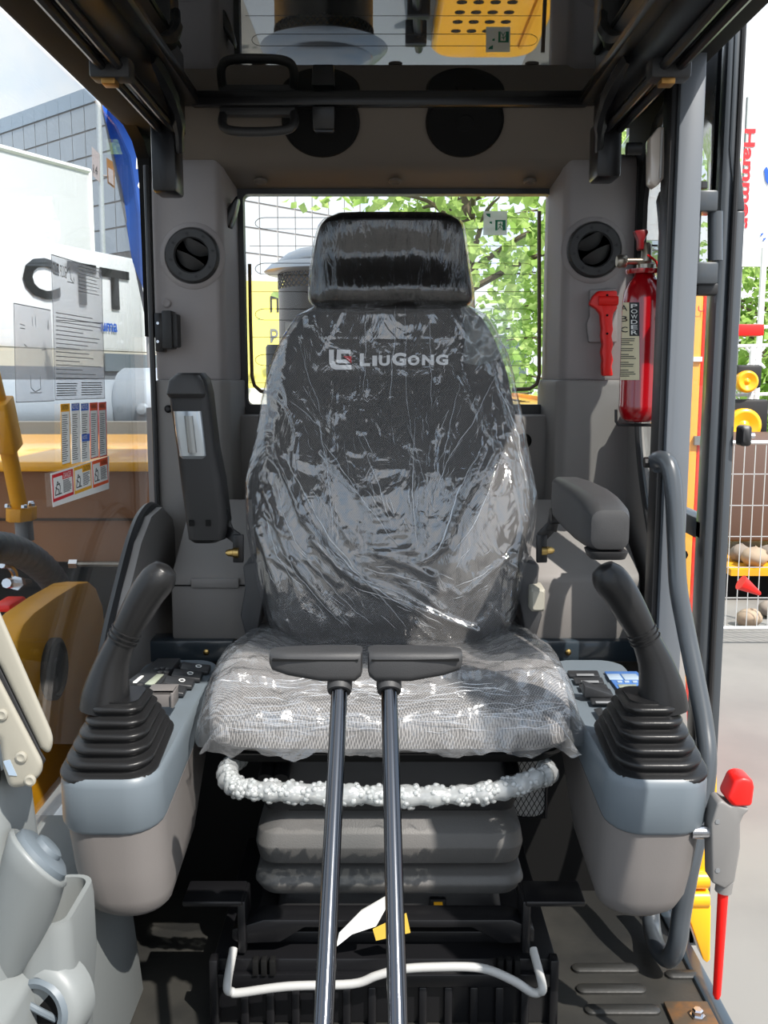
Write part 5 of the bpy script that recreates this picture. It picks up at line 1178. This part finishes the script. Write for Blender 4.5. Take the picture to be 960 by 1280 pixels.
MB().box((c0.x, 4.1, -1.2), (c0.x + .3, 4.3, c0.z)).build('stand', M_SLATE, dp); MB().box((c1.x, 4.1, -1.2), (c1.x + .25, 4.3, c1.z - .05)).build('stand', M_SLATE, dp)
rbx = at(34, 500, 4.9); MB().stack([((rbx.x, 4.9, -1.2), .09, .1, .02), ((rbx.x, 4.9, rbx.z + .06), .09, .1, .02)]).build('red_cabinet', M_REDPR, None, bevel=.01, label='red cabinet standing between steel drum and white truck', cat='cabinet')
A0 = V(-2.15, 5.2, 0); dT = V(.35, 1, 0).normalized(); nT = V(1, -.35, 0).normalized()
def tw(px, py, off=0.0): return atP(px, py, A0 + nT * off, nT)
tr = thing('white_truck', tw(100, 440) * 1.0, 'white truck body lettered in black along its side', 'truck')
q0, q1 = tw(-120, 300), tw(203, 300)
zt0 = tw(100, 309).z; zb0 = tw(100, 438).z
pr_ = [V(q0.x, q0.y, zb0), V(q1.x, q1.y, zb0), V(q1.x, q1.y, zt0), V(q0.x, q0.y, zt0)]
M_TRW = mat('truck_white', srgb(232, 236, 240), .35, coat=.3)
MB().prism(pr_, -nT * 1.6).build('body', M_TRW, tr, bevel=.03)
MB().prism([V(q0.x, q0.y, zb0 - .10), V(q1.x, q1.y, zb0 - .10), V(q1.x, q1.y, zb0), V(q0.x, q0.y, zb0)], -nT * 1.5).build('skirt', mat('truck_skirt', srgb(196, 192, 178), .5), tr)
MB().prism([V(q0.x, q0.y, -1.0), V(q1.x, q1.y, -1.0), V(q1.x, q1.y, zb0 - .1), V(q0.x, q0.y, zb0 - .1)], -nT * 1.2).build('chassis', mat('chassis_grey', srgb(110, 116, 124), .6), tr)
for px in (20, 170):
    w_ = tw(px, 600); MB().lathe([(.40, 0), (.44, .03), (.44, .25), (.3, .28)], (w_.x, w_.y, -.76), -nT, 28).build('wheel', M_RUB, tr)
a_, b_ = tw(131, 464, .01), tw(196, 444, .01); MB().prism([V(a_.x, a_.y, a_.z), V(b_.x, b_.y, a_.z), V(b_.x, b_.y, b_.z), V(a_.x, a_.y, b_.z)], nT * .01).build('side_window', mat('dark_window', srgb(96, 106, 112), .1), tr)
for l, x0_, x1_, y0_, y1_ in (('C', 30, 76, 318, 374), ('T', 86, 122, 326, 379), ('T', 126.5, 163, 334, 385)):
    lo_, hi_, rt = tw(x0_, y1_ - (3 if l == 'C' else 0), .012), tw(x0_, y0_, .012), tw(x1_, y1_, .012)
    text(l, lo_, dT, (0, 0, 1), (V(rt.x, rt.y, 0) - V(lo_.x, lo_.y, 0)).length, hi_.z - lo_.z, M_PRINT, tr, 'letter', bold=.035)
lo_, rt, hi_ = tw(127, 414, .012), tw(147, 414, .012), tw(127, 403, .012)
text('uma', lo_, dT, (0, 0, 1), (V(rt.x, rt.y, 0) - V(lo_.x, lo_.y, 0)).length, hi_.z - lo_.z, M_BLUEP, tr, 'letters', bold=.02)
# box truck further back
B0 = V(-6.2, 15, 0); dB = V(.48, 1, 0).normalized(); nB = V(1, -.48, 0).normalized()
def bw(px, py, off=0): return atP(px, py, B0 + nB * off, nB)
bt = thing('box_truck', bw(60, 330), 'tall pale grey box truck behind the lettered white truck', 'truck')
r0_, r1_ = bw(-80, 250), bw(113, 250); zt_ = bw(60, 200).z
MB().prism([V(r0_.x, r0_.y, -.2), V(r1_.x, r1_.y, -.2), V(r1_.x, r1_.y, zt_), V(r0_.x, r0_.y, zt_)], -nB * 2.4).build('box_body', mat('box_truck_grey', srgb(214, 216, 220), .5), bt)
MB().tube([V(r0_.x, r0_.y, zt_), V(r1_.x, r1_.y, zt_)], .05, 6).build('roof_edge', M_WHITE, bt); MB().tube([V(r1_.x, r1_.y, -.2), V(r1_.x, r1_.y, zt_)], .05, 6).build('corner_edge', M_WHITE, bt)
MB().prism([V(r0_.x, r0_.y, -1.2), V(r1_.x, r1_.y, -1.2), V(r1_.x, r1_.y, -.2), V(r0_.x, r0_.y, -.2)], -nB * 2.2).build('chassis', MATS['chassis_grey'], bt)
# ---------------------------------------------------------------- glass-fronted building with its corner behind the cab
CX, CY = -12.5, 60.0; dl, drr = V(-.747, .664, 0), V(.664, .747, 0)
bd = thing('office_building', (CX, CY, -1.2), 'large glass-fronted office building far behind, with a pale top band', 'building')
M_PANE = mat('facade_glass', srgb(186, 191, 196), .15, .1, spec=.8); M_FRM = mat('facade_frame', srgb(150, 144, 140), .6); M_BAND = mat('facade_band', srgb(176, 190, 204), .5)
ZT_ = 19.6
c = V(CX, CY, 0); L1, L2 = 36.0, 16.3
f = [c, c + drr * L2, c + drr * L2 + dl * L1, c + dl * L1]
MB().prism([V(q.x, q.y, -1.2) for q in f], (0, 0, ZT_ + 1.2)).build('core', M_FRM, bd)
for org, d_, n_, cols in ((c, dl, V(-.664, -.747, 0), 22), (c, drr, V(.747, -.664, 0), 10)):
    g0 = None
    for i in range(cols):
        for j in range(8):
            s0 = .15 + 1.6 * i; z0 = ZT_ - 1.05 - 1.62 * (j + 1)
            if j > 5 and d_ is dl: continue
            if g0 is None:
                a_ = org + d_ * s0 + n_ * .0; base = (s0, z0)
                g0 = MB().prism([V(a_.x, a_.y, z0 + .05), V(*(a_ + d_ * 1.5).xy, z0 + .05), V(*(a_ + d_ * 1.5).xy, z0 + 1.55), V(a_.x, a_.y, z0 + 1.55)], n_ * .06).build('pane', M_PANE, bd, 0)
            else: again(g0, bd, d_ * (s0 - base[0]) + V(0, 0, z0 - base[1]))
    g0 = None
    for i in range(cols):
        a_ = org + d_ * (.06 + 1.6 * i)
        if g0 is None: g0 = MB().prism([V(a_.x, a_.y, ZT_ - 1.0), V(*(a_ + d_ * 1.56).xy, ZT_ - 1.0), V(*(a_ + d_ * 1.56).xy, ZT_), V(a_.x, a_.y, ZT_)], n_ * .1).build('band_panel', M_BAND, bd, 0)
        else: again(g0, bd, d_ * 1.6 * i)
# ---------------------------------------------------------------- pole, signs, flag
YP = 11.0
p0, p1 = at(126, 330, YP), at(123, 60, YP)
po = thing('street_pole', (p0.x, YP, -1.2), 'slim pale grey street pole in front of the office building', 'pole')
MB().tube([(p0.x, YP, -1.2), (p1.x - .02, YP, p1.z)], .030, 10).build('shaft', mat('pole_galvanised', srgb(196, 202, 206), .4, .4), po)
M_SGN = mat('sign_grey', srgb(176, 166, 166), .6); M_SGB = mat('sign_brown', srgb(150, 104, 52), .6)
sg = thing('street_sign', at(119, 228, YP), 'grey sign with dark numerals fixed to the pale pole', 'sign')
MB().prism([at(x, y, YP - .06) for x, y in ((114.5, 183), (124, 192), (124.5, 228), (115.5, 219))], (0, .02, 0)).build('plate', M_SGN, sg)
text('14', at(117, 216, YP - .075), (1, 0, -.5), (0, 0, 1), .05, .09, M_PRINT, sg)
sg = thing('street_sign', at(139, 235, YP), 'narrow brown sign beside the pole, before the blue flag', 'sign')
MB().prism([at(x, y, YP + .3) for x, y in ((133, 197), (142.5, 203), (143, 235.5), (134.5, 229))], (0, .02, 0)).build('plate', M_SGB, sg)
MB().prism([at(x, y, YP + .29) for x, y in ((135, 209), (141.5, 213), (142, 232), (135.8, 227))], (0, .02, 0)).build('panel', M_SGN, sg)
MB().tube([at(133, 220, YP + .32), at(126, 219, YP + .02)], .012, 6).build('arm', M_SGN, sg)
fg = thing('blue_flag', at(170, 375, 4.9), 'tall blue feather flag with white letters beside the cab corner', 'flag')
def flagf(u, v):
    l = interp([(0, 128), (.2, 140), (.4, 150), (.6, 158), (.8, 166), (1, 184)], v)[0]; r = interp([(0, 150), (.15, 215), (1, 222)], v)[0]
    return at(l + (r - l) * u, 132 + 245 * v + 20 * (1 - v) * (u) * -.3, 4.9 + .12 * math.sin(u * 6 + v * 3) * .6 - .15 * max(0, u - .2 - .8 * v))
MB().grid(flagf, 16, 24).build('cloth', mat('flag_blue', srgb(44, 98, 190), .6), fg, smooth=60)
MB().tube([at(126, 120, 4.95), at(184, 400, 5.0), V(at(186, 400, 5.0).x, 5.0, -1.2)], .010, 6).build('mast', M_GREY, fg)
MB().prism([at(x, y, 4.68) for x, y in ((171, 190), (186, 192), (190, 210), (170, 211))], (0, .01, 0)).build('letter', M_WHITE, fg)
MB().prism([at(x, y, 4.68) for x, y in ((172, 232), (176, 222), (184, 217), (192, 217), (192, 239), (180, 239), (180, 246))], (0, .01, 0)).build('letter', M_WHITE, fg)

# ================================================================ behind the cab: engine deck, pre-cleaner, hood, wall, trees
ed = MB().box((-.44, 2.28, -.4), (.52, 4.2, .79)).build('engine_deck', mat('deck_grey', srgb(150, 156, 162), .45), None, bevel=.01, label='flat grey engine deck just outside the rear window', cat='deck')
YC = 2.42
cxp = at(408, 400, YC).x; rp = at(467, 400, YC).x - cxp
pc = thing('air_precleaner', (cxp, YC, .79), 'black cylindrical air cleaner with mesh and round cap behind the headrest', 'air cleaner')
zc = at(400, 344, YC).z; zm0, zm1 = at(400, 362, YC).z, at(400, 350, YC).z
M_PC = mat('cleaner_black', (.012, .012, .012), .35)
MB().lathe([(rp, 0), (rp, zm0 - .79)], (cxp, YC, .79), n=36).build('body', M_PC, pc)
MB().lathe([(rp * .86, zm0 - .79), (rp * .86, zc - .79)], (cxp, YC, .79), n=36, caps=False).build('inner_tube', mat('inner_amber', srgb(120, 90, 30), .5), pc)
m_ = MB()
for k in range(48):
    a_ = 2 * math.pi * k / 48
    for s in (-1, 1):
        q = []
        for t in range(7):
            an = a_ + s * t * .05; q.append(V(cxp + rp * math.cos(an), YC + rp * math.sin(an), zm0 + (zc - zm0) * t / 6))
        m_.tube(q, .0022, 4)
m_.build('mesh_screen', M_PC, pc, kind='stuff')
M_CAP = mat('cap_metal', srgb(150, 156, 162), .3, .6)
MB().lathe([(rp * 1.22, 0), (rp * 1.30, .006), (rp * 1.16, .022), (rp * 1.0, .028), (rp * .98, .034), (rp * .8, .05), (rp * .74, .052), (rp * .6, .06), (.01, .062)], (cxp, YC, zc), n=40).build('cap', M_CAP, pc, smooth=50)
p = at(372, 410, YC - rp - .004); MB().box((p.x - .03, YC - rp * .95, p.z - .012), (p.x + .01, YC - rp * .80, p.z + .014)).build('label', M_PAPER, pc)
MB().grid(lambda u, v: V(cxp + (rp + .001) * math.sin(.35 + .5 * u), YC - (rp + .001) * math.cos(.35 + .5 * u), .98 + .05 * v), 6, 1).build('yellow_label', M_AMBER, pc)
sc_ = thing('exhaust_stub', at(345, 480, 2.42), 'short dark cylinder standing on the engine deck below the air cleaner', 'pipe')
a_ = at(346, 476, 2.42); MB().lathe([(.024, 0), (.026, .004), (.026, at(346, 434, 2.42).z - .79), (.022, at(346, 431, 2.42).z - .79)], (a_.x, 2.42, .79), n=20).build('tube', M_PLASB, sc_)
MB().lathe([(.05, 0), (.05, .03), (.03, .04)], (a_.x - .01, 2.42, .79), n=16).build('base', M_SILV, sc_)
hd2 = thing('engine_hood', (.40, 3.0, .79), 'yellow perforated engine hood outside the rear window', 'hood')
MB().stack([((.34, 2.98, .79), .18, .56, .09), ((.34, 2.98, .835), .18, .56, .09), ((.34, 2.98, .85), .165, .54, .08)], n=8).build('panel', M_YEL, hd2, bevel=.004)
h0 = None
for i in range(4):
    for j in range(9):
        q = (.23 + .05 * i, 2.62 + .08 * j, .8495)
        if h0 is None: h0 = MB().stack([(V(*q), .016, .016, .015), (V(*q) + V(0, 0, .0015), .016, .016, .015)]).build('vent_hole', M_BLACKM, hd2); q0_ = V(*q)
        else: again(h0, hd2, V(*q) - q0_)
MB().bar((.455, 2.5, .855), (.455, 3.4, .855), .012, .012).build('rib', M_YELD, hd2)
ck = thing('hood_prop', (.10, 2.8, .79), 'black jointed hood prop lying on the engine deck', 'bracket')
MB().tube(catmull([(.10, 2.5, .83), (.09, 2.8, .85), (.10, 3.1, .84), (.12, 3.5, .83)], 5), .014, 8).build('rod', M_BLACK, ck)
for y in (2.6, 2.85, 3.1, 3.35): MB().box((.07, y - .02, .79), (.14, y + .02, .865)).build('joint', M_BLACK, ck, bevel=.005)
# yellow hoarding with lettering
W0 = V(-2.2, 13, 0); dW = V(1, .22, 0).normalized(); nW = V(.22, -1, 0).normalized()
def yw(px, py, off=0): return atP(px, py, W0 + nW * off, nW)
hw_ = thing('yellow_hoarding', yw(330, 500), 'bright yellow hoarding with dark lettering seen through the rear window', 'hoarding')
a_, b_ = yw(225, 484), yw(480, 360)
M_HY = mat('hoarding_yellow', srgb(250, 232, 120), .6)
z0, z1, z2 = yw(320, 485).z, yw(320, 351).z, yw(320, 343).z
MB().prism([V(a_.x, a_.y, z0), V(b_.x, b_.y, z0), V(b_.x, b_.y, z1), V(a_.x, a_.y, z1)], -nW * .4).build('panel', M_HY, hw_)
MB().prism([V(a_.x, a_.y, z1), V(b_.x, b_.y, z1), V(b_.x, b_.y, z2), V(a_.x, a_.y, z2)], -nW * .5 + nW * 0).build('top_edge', M_WHITE, hw_)
MB().prism([V(a_.x, a_.y, -1.2), V(b_.x, b_.y, -1.2), V(b_.x, b_.y, z0), V(a_.x, a_.y, z0)], -nW * .42).build('plinth', mat('plinth_cream', srgb(226, 222, 208), .6), hw_)
for tx, y0_, y1_, mm_ in (('ПА', 370, 390, M_PRINT), ('РА', 411, 428, M_GREY)):
    lo_, hi_, rt = yw(338, y1_, .01), yw(338, y0_, .01), yw(361, y1_, .01)
    text(tx, lo_, dW, (0, 0, 1), (rt - lo_).length, hi_.z - lo_.z, mm_, hw_, 'lettering', bold=.02)
# trees
def leafmat(name, c1, c2):
    m = bpy.data.materials.new(name); m.use_nodes = True; nt = m.node_tree; nt.nodes.clear()
    o = nt.nodes.new('ShaderNodeOutputMaterial'); mx = nt.nodes.new('ShaderNodeMixShader'); mx.inputs['Fac'].default_value = .45
    df = nt.nodes.new('ShaderNodeBsdfDiffuse'); tl = nt.nodes.new('ShaderNodeBsdfTranslucent')
    ns = nt.nodes.new('ShaderNodeTexNoise'); ns.inputs['Scale'].default_value = 3; tc = nt.nodes.new('ShaderNodeTexCoord')
    rp = nt.nodes.new('ShaderNodeValToRGB'); rp.color_ramp.elements[0].color = (*c1, 1); rp.color_ramp.elements[1].color = (*c2, 1); rp.color_ramp.elements[0].position = .35; rp.color_ramp.elements[1].position = .65
    nt.links.new(tc.outputs['Object'], ns.inputs['Vector']); nt.links.new(ns.outputs['Fac'], rp.inputs['Fac'])
    for s in (df, tl): nt.links.new(rp.outputs['Color'], s.inputs['Color'])
    nt.links.new(df.outputs['BSDF'], mx.inputs[1]); nt.links.new(tl.outputs['BSDF'], mx.inputs[2]); nt.links.new(mx.outputs['Shader'], o.inputs['Surface'])
    return m
M_LEAF = leafmat('leaf_green', srgb(138, 172, 84), srgb(196, 218, 140)); M_BARK = mat('bark', srgb(96, 84, 68), .9, bump=(30, .6))
def tree(base, H, cz, rad, n, size, label, seed):
    random.seed(seed); base = Vector(base)
    t_ = thing('leafy_tree', base, label, 'tree', 'trees behind the cab')
    top = base + V(0, 0, H); cc = base + V(0, 0, cz)
    MB().tube(catmull([base, base + V(.05, 0, H * .3), base + V(-.05, .05, H * .6), top], 5), [.14 - .006 * i for i in range(16)], 8).build('trunk', M_BARK, t_)
    m_ = MB(); tips = []
    for k in range(26):
        z = random.uniform(.25, .95); s_ = base + V(0, 0, H * z); an = random.uniform(0, 6.28); r = rad[0] * random.uniform(.5, 1.0) * math.sqrt(max(.1, 1 - ((H * z - cz) / rad[1]) ** 2))
        e_ = s_ + V(r * math.cos(an), r * math.sin(an), random.uniform(0, .6)); mid = s_.lerp(e_, .5) + V(0, 0, .15)
        b_ = MB().tube(catmull([s_, mid, e_], 5), [.035 - .0028 * i for i in range(11)], 5); b_.build('branch', M_BARK, t_)
        for t in (.45, .6, .75, .9, 1.0): tips.append(s_.lerp(e_, t) + V(random.uniform(-.25, .25), random.uniform(-.25, .25), random.uniform(-.25, .25)))
    for k in range(n):
        c = random.choice(tips) + V(random.gauss(0, .24), random.gauss(0, .24), random.gauss(0, .2))
        d1 = V(random.uniform(-1, 1), random.uniform(-1, 1), random.uniform(-.9, .3)).normalized(); d2 = d1.orthogonal().normalized(); d2.rotate(Matrix.Rotation(random.uniform(0, 6.28), 3, d1))
        s_ = size * random.uniform(.6, 1.25); nn = d1.cross(d2)
        m_.add([c, c + d1 * s_ * .5 + d2 * s_ * .42 + nn * s_ * .1, c + d1 * s_, c + d1 * s_ * .5 - d2 * s_ * .42 + nn * s_ * .1], [(0, 1, 2), (0, 2, 3)])
    m_.build('foliage', M_LEAF, t_, 0, kind='stuff')
tree((.85, 9.6, -1.2), 5.2, 3.4, (1.75, 2.6), 3300, .125, 'bright green leafy tree filling the middle of the rear window', 5)
tree((3.0, 14.6, -1.2), 5.6, 3.4, (2.0, 2.8), 2600, .15, 'leafy tree a little further back, towards the door side', 9)
MB().box((-1.0, 11.5, -1.2), (14, 30, -1.12)).build('lawn', mat('grass', srgb(130, 160, 84), .9, bump=(40, .6)), None, kind='structure')
bb_ = thing('pale_building', (2.0, 26, -1.2), 'pale low building behind the trees', 'building')
MB().box((-.2, 26, -1.2), (7, 30, 3.2)).build('wall', mat('pale_render', srgb(206, 210, 216), .8), bb_)
for k in range(5):
    MB().box((.4 + 1.3 * k, 25.95, .2), (1.2 + 1.3 * k, 26.02, 2.0)).build('window', MATS['dark_window'], bb_)

# ================================================================ outside, door side
BN = 11.5
bn = thing('white_banner', at(960, 300, BN), 'tall white banner with red sideways lettering beyond the open door', 'banner')
a_, b_ = at(927, 300, BN), at(1030, 120, BN)
MB().box((a_.x, BN, a_.z - .3), (b_.x, BN + .05, b_.z)).build('sheet', M_WHITE, bn)
for x_ in (a_.x + .02, b_.x - .02): MB().tube([(x_, BN + .06, -1.2), (x_, BN + .06, b_.z)], .03, 8).build('pole', M_GREY, bn)
o_ = at(931, 161, BN - .01); e_ = at(931, 286, BN - .01); wd_ = at(944.5, 161, BN).x - o_.x
text('Hammer', (o_.x, BN - .01, o_.z), (0, 0, -1), (1, 0, 0), o_.z - e_.z, wd_, M_REDPR, bn, 'lettering', bold=.03)
a_ = at(957, 208, BN - .01); MB().prism([at(x, y, BN - .01) for x, y in ((955, 212), (958, 208), (962, 216), (961, 232), (957, 226))], (0, -.005, 0)).build('blue_mark', M_BLUEP, bn)
for x, y in ((951, 292), (954, 298)): MB().prism([at(x + dx, y + dy, BN - .01) for dx, dy in ((0, 0), (3, -1), (3, 1), (0, 3))], (0, -.005, 0)).build('blue_mark', M_BLUEP, bn)
qb = thing('letter_banner', at(820, 290, 6), 'white banner with outlined dark lettering behind the quarter window', 'banner')
a_, b_ = at(785, 300, 6), at(850, 100, 6); MB().box((a_.x, 6, a_.z), (b_.x, 6.03, b_.z)).build('sheet', M_WHITE, qb)
for x_ in (a_.x, b_.x): MB().tube([(x_, 6.05, -1.2), (x_, 6.05, b_.z)], .02, 8).build('pole', M_GREY, qb)
M_DKL = mat('letter_slate', srgb(84, 82, 92), .6)
for pl in ([(804, 172), (812, 130), (832, 130), (832, 160), (808, 164)], [(800, 200), (806, 176), (816, 172), (813, 186), (806, 200)], [(801, 213), (810, 201), (812, 212), (801, 222)], [(800, 235), (809, 216), (811, 226), (803, 240)], [(797, 252), (808, 240), (808, 250), (800, 256)]):
    MB().prism([at(x, y, 5.99) for x, y in pl], (0, -.006, 0)).build('letter', M_DKL, qb)
MB().prism([at(x, y, 5.985) for x, y in ((816, 130), (818, 130), (818, 146), (830, 145), (830, 148), (816, 148))], (0, -.006, 0)).build('letter_outline', M_WHITE, qb)
oc_ = thing('orange_container', at(880, 655, 4.6), 'orange and red painted container glimpsed through the open door glass', 'container')
a_, b_ = at(840, 655, 4.6), at(881, 355, 4.6); MB().box((a_.x, 4.6, -1.2), (b_.x, 5.8, b_.z)).build('orange_side', mat('container_orange', srgb(252, 170, 60), .5), oc_, bevel=.01)
c_ = at(893, 370, 4.6); MB().box((b_.x, 4.6, -1.2), (c_.x, 5.8, b_.z - .04)).build('red_side', mat('container_red', srgb(240, 50, 34), .5), oc_, bevel=.01)
MB().box((a_.x, 4.585, at(880, 452, 4.6).z), (b_.x, 4.6, at(880, 446, 4.6).z)).build('white_band', M_WHITE, oc_); MB().box((b_.x - .02, 4.58, at(880, 556, 4.6).z), (c_.x, 4.6, at(880, 545, 4.6).z)).build('strap', M_GREY, oc_)
text('Ч,', at(872, 396, 4.585), (1, 0, 0), (0, 0, 1), .05, .05, M_REDPR, oc_)
wc = thing('wooden_crate', at(815, 700, 4.0), 'tan patterned crate seen through the quarter window above the handrail', 'crate')
a_, b_ = at(796, 720, 4.0), at(835, 600, 4.0)
MB().box((a_.x, 4.0, -1.2), (b_.x, 4.5, b_.z)).build('body', mat('crate_tan', srgb(222, 184, 110), .7), wc, bevel=.01)
for k in range(4):
    z_ = a_.z + (b_.z - a_.z) * (k + .5) / 4; MB().prism([V(a_.x + .02, 3.998, z_ - .03), V(a_.x + .08, 3.998, z_ - .03), V(a_.x + .06, 3.998, z_ + .03)], (0, -.004, 0)).build('dark_mark', M_BROWN, wc)
# barrier fence with its wires
YF = 7.4
fn_ = thing('mesh_fence', at(960, 785, YF), 'galvanised mesh barrier fence standing beyond the open door', 'fence')
a_, b_ = at(880, 785, YF), at(1100, 553, YF)
M_GALV = mat('galvanised', srgb(206, 208, 208), .4, .5)
for z_ in (a_.z, b_.z): MB().tube([(a_.x, YF, z_), (b_.x, YF, z_)], .016, 8).build('rail', M_GALV, fn_)
MB().tube([(a_.x, YF, -1.2), (a_.x, YF, b_.z)], .016, 8).build('post', M_GALV, fn_); MB().tube([(b_.x, YF, -1.2), (b_.x, YF, b_.z)], .016, 8).build('post', M_GALV, fn_)
m_ = MB(); x = a_.x
while x < b_.x: m_.tube([(x, YF, a_.z), (x, YF, b_.z)], .004, 4); x += .083
for k in range(1, 6): z_ = a_.z + (b_.z - a_.z) * k / 6; m_.tube([(a_.x, YF, z_), (b_.x, YF, z_)], .004, 4)
m_.build('mesh_wire', M_GALV, fn_, kind='stuff')
# behind the fence
cb = thing('brown_crusher', at(960, 700, 9), 'dark brown machine hull behind the mesh fence', 'machine')
a_, b_ = at(905, 700, 9), at(1080, 552, 9); MB().prism([V(a_.x, 9.45, -.72), V(b_.x, 9.45, -.72), V(b_.x, 9.45, b_.z), V(a_.x, 9.45, b_.z)], (0, 1.2, 0)).build('hull', mat('hull_brown', srgb(92, 70, 60), .6), cb, bevel=.05)
MB().box((a_.x, 8.8, -.93), (b_.x, 10.5, -.87)).build('ledge', M_YELD, cb); MB().box((a_.x, 9.1, -1.2), (b_.x, 10.3, -.93)).build('dark_base', M_BLACKM, cb)  # yellow ledge on a plain black block
random.seed(21)
BO = ((927, 688, .115, 0, 'grey boulder on the ledge, half hidden by the open door'), (943, 702, .125, 1, 'large buff boulder in the middle of the ledge behind the fence'), (961, 693, .11, 0, 'grey boulder on the ledge, farthest from the open door'),
      (938, 756, .10, 1, 'buff boulder on the ground beside the red cone'), (962, 758, .10, 0, 'grey boulder on the ground, farthest from the red cone'))
for k, (px, py, r, g, lb_) in enumerate(BO):
    c = at(px, py, (9.2, 8.95, 9.2, 8.0, 8.3)[k]); c.z = (-.87, -.87, -.87, -1.2, -1.2)[k] + r * .74; rings = []
    for j in range(8):
        t = math.pi * j / 7
        rings.append([c + V(r * math.sin(t) * math.cos(2 * math.pi * i / 12), r * math.sin(t) * math.sin(2 * math.pi * i / 12), r * .75 * math.cos(t)) * (1 + .35 * noise.noise(V(math.cos(i * .52) * 1.5, math.sin(i * .52) * 1.5 + j * .5, k * 3.1))) for i in range(12)])
    MB().loft(rings).build('boulder', mat('boulder_buff', srgb(158, 140, 120), .9, bump=(12, .5)) if g else mat('boulder_grey', srgb(130, 120, 110), .9, bump=(12, .5)), None, 60, label=lb_, cat='boulder', group='boulders behind the fence')
MB().lathe([(.06, 0), (.055, .015), (.015, .17), (.001, .18)], at(926, 728, 7.0), (.75, 0, -.45), 18).build('traffic_cone', M_REDP, None, label='red traffic cone lying tilted at the foot of the fence', cat='cone')
fr2 = thing('white_truss', at(952, 540, 11), 'white lattice stand frame behind the mesh fence', 'frame')
for x in (956, 948): p = at(x, 300, 11); MB().tube([(p.x, 11, -1.2), (p.x, 11, at(x, 310 if x > 950 else 430, 11).z)], .035, 8).build('upright', M_WHITE, fr2)
for y in (410, 433, 494, 545): MB().tube([at(915, y, 11), at(985, y - 2, 11)], .02, 8).build('rail', M_WHITE, fr2)
MB().tube([at(930, 432, 11), at(956, 460, 11)], .015, 6).build('brace', M_WHITE, fr2); MB().tube([at(930, 462, 11), at(956, 434, 11)], .015, 6).build('brace', M_WHITE, fr2)
for (px, py, r, lab_) in ((934, 477, 14, 'yellow roller end with a dark housing on the lattice frame'), (930, 532, 22, 'larger yellow disc wheel on the lower lattice rail')):
    c = at(px, py, 10.75); R2 = r / 1200 * 10.5; w_ = thing('yellow_roller', c - V(0, 0, R2), lab_, 'roller')
    MB().lathe([(R2, 0), (R2, .12), (R2 * .8, .14), (R2 * .3, .10), (R2 * .1, .13)], c + V(0, .1, 0), (0, -1, 0), 28).build('disc', M_YEL, w_, bevel=.01)
    MB().box((c.x - R2 * .8, 10.80, c.z - R2 * .6), (c.x + R2 * 1.5, 10.985, c.z + R2 * 1.5)).build('housing', M_PLASB, w_, bevel=.03)
rl_ = at(940, 413, 9.5); MB().box((rl_.x - .2, 9.5, rl_.z - .05), (rl_.x + .12, 9.7, rl_.z + .06)).build('red_beam', M_REDP, None, bevel=.01, label='short red beam end against the trees beside the open door', cat='beam')
tree((5.9, 14.5, -1.2), 3.7, 2.6, (1.2, 1.5), 2200, .16, 'leafy tree beyond the lattice frame and open door', 15)
